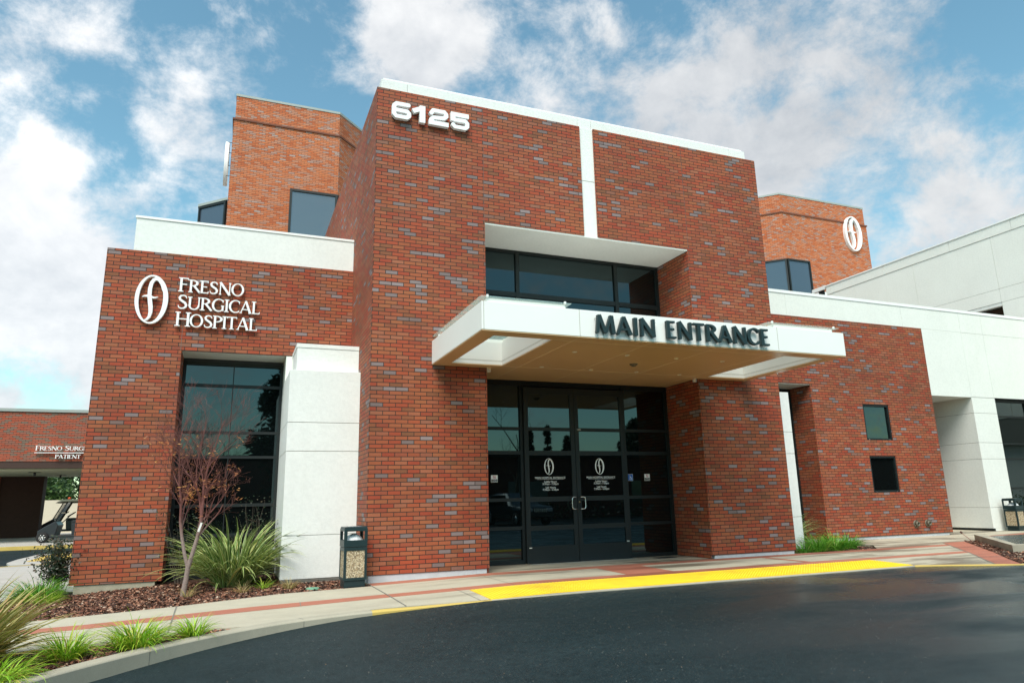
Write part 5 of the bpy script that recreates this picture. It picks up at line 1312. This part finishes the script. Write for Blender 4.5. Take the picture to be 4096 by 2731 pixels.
# ================================================================== what stands across the road, seen in the glass
tree('evergreen_tree', (4.4, -21, 0), 15.5, (4.4, 3.0), 'tall dark evergreen across the road, seen reflected in the left window', M_treed, 22000, .34, .25, 60, None, .10, 'cone')
tree('evergreen_tree', (24.9, -30, 0), 7.6, (.75, .75), 'slim dark cypress behind the low building across the road', M_treed, 3500, .24, .15, 40, 'cypresses across the road', .1, 'cone')
tree('evergreen_tree', (26.6, -30, 0), 8.0, (.8, .8), 'slightly taller slim cypress across the road', M_treed, 3500, .24, .15, 40, 'cypresses across the road', .1, 'cone')
tree('evergreen_tree', (28.6, -30, 0), 7.0, (.8, .8), 'shortest slim cypress across the road', M_treed, 3500, .24, .15, 40, 'cypresses across the road', .1, 'cone')
tree('broad_evergreen', (34, -26, 0), 8.0, (2.6, 2.6), 'broad dark tree across the road far to the right', M_treed, 6000, .35, .25, 16, None, .2)
tree('broad_evergreen', (50, -22, 0), 9.5, (4.5, 4.5), 'second broad dark tree across the road beyond the first', M_treed, 5000, .4, .25, 16, None, .2)
bt = empty('bare_tree', (17.2, -15, 0), 'bare branching tree across the road', 'tree'); tw = MB(); dl = MB()
random.seed(21)
grow(Vector((0, 0, 0)), Vector((.1, 0, 1)), .16, 4.5, 0, tw); tw.build('trunk', M_bark2, bt, weld=False)
ob = empty('low_building', (32, -18, 0), 'low dark building with a flat roof across the road', 'building')
MB().box(-48, 40, -6, 0, 0, 4.3).build('wall', simple('dark_red_wall', (.10, .035, .025), .9, nscale=1.5), ob); MB().box(-48.3, 40.3, -6.3, .3, 4.3, 4.6).build('roof', M_frame, ob)
MB().grid([-29, -24, -21, -14, -11, -4, -1, 8, 11, 40], [.1, 1, 2.6, 4.0], lambda i, j: i % 2 == 1 and j == 1, .001, .05).build('window', M_glass, ob)
hd_ = MB()
for k in range(2200):
    leafquad(hd_, Vector((random.uniform(-8, 45), random.gauss(0, .35), random.uniform(.1, 1.1))), .14)
hdg = empty('hedge', (0, -13.5, 0), 'low clipped hedge across the road', 'hedge'); hd_.build('foliage', M_treed, hdg, weld=False)
def suv(loc, rz, col, label):
    e = empty('parked_car', loc, label, 'car', 'cars parked across the road', rz); mb = MB()
    # front faces +y (local); loft of cross sections
    secs = [(-2.35, .45, .95, .80), (-2.30, .42, 1.10, .86), (-1.9, .40, 1.62, .78), (-1.2, .40, 1.72, .72), (0.1, .40, 1.72, .72), (.85, .40, 1.12, .90), (1.9, .42, 1.02, .90), (2.2, .45, .90, .84), (2.32, .48, .75, .78)]
    P = []
    for (y, zb, zt, hw) in secs:
        wmid = .95 if abs(y) < 2.2 else .88
        P.append([(-wmid + .04, y, zb), (-wmid, y, .75), (-wmid, y, min(zt, 1.05) - .02), (-hw, y, zt - .04), (-hw * .8, y, zt), (hw * .8, y, zt), (hw, y, zt - .04), (wmid, y, min(zt, 1.05) - .02), (wmid, y, .75), (wmid - .04, y, zb)])
    for a, b in zip(P, P[1:]):
        for k in range(9): mb.face([a[k], b[k], b[k + 1], a[k + 1]], sm=True)
        mb.face([a[9], b[9], b[0], a[0]])
    mb.face(P[0]); mb.face(P[-1][::-1]); mb.build('body', simple('car_paint', col, .25, .5), e)
    MB().face([(-.72, .78, 1.14), (.72, .78, 1.14), (.62, .14, 1.69), (-.62, .14, 1.69)]).build('windscreen', M_glass_sky, e).location = (0, .02, .02)
    for s_ in (-1, 1):
        MB().face([(s_ * .955, -1.8, 1.10), (s_ * .955, .6, 1.10), (s_ * .76, .05, 1.62), (s_ * .76, -1.5, 1.62)]).build('side_window', M_glass, e)
        MB().box(s_ * .62 - .16, s_ * .62 + .16, 2.22, 2.33, .74, .90).build('headlight', simple('headlamp', (.7, .72, .75), .15), e, bevel=.03)
        MB().obox((s_ * 1.03, .55, 1.12), .14, .1, .14).build('mirror', M_black, e, bevel=.03)
        for y in (-1.45, 1.45):
            Mw = Matrix.Translation((s_ * .86, y, .36)) @ Matrix.Rotation(R(90), 4, 'Y')
            w_ = MB().lathe([(.2, -.11), (.34, -.11), (.36, -.08), (.36, .08), (.34, .11), (.2, .11)], 20, Mw).build('wheel', M_rubber, e); MB().lathe([(0, -.1), (.21, -.1), (.21, .1), (0, .1)], 14, Mw).build('rim', M_steel, w_)
    gr = MB()
    for k in range(7): gr.box(-.36 + k * .12 - .035, -.36 + k * .12 + .035, 2.30, 2.345, .72, .90)
    gr.build('grille', M_steel, e)
    return e
suv((10.9, -7.5, 0), R(-8), (.22, .24, .26), 'silver grey car parked across the road, left of the pair in the door reflection')
suv((14.6, -8.0, 0), R(-8), (.03, .035, .04), 'dark car parked across the road, right of the pair in the door reflection')
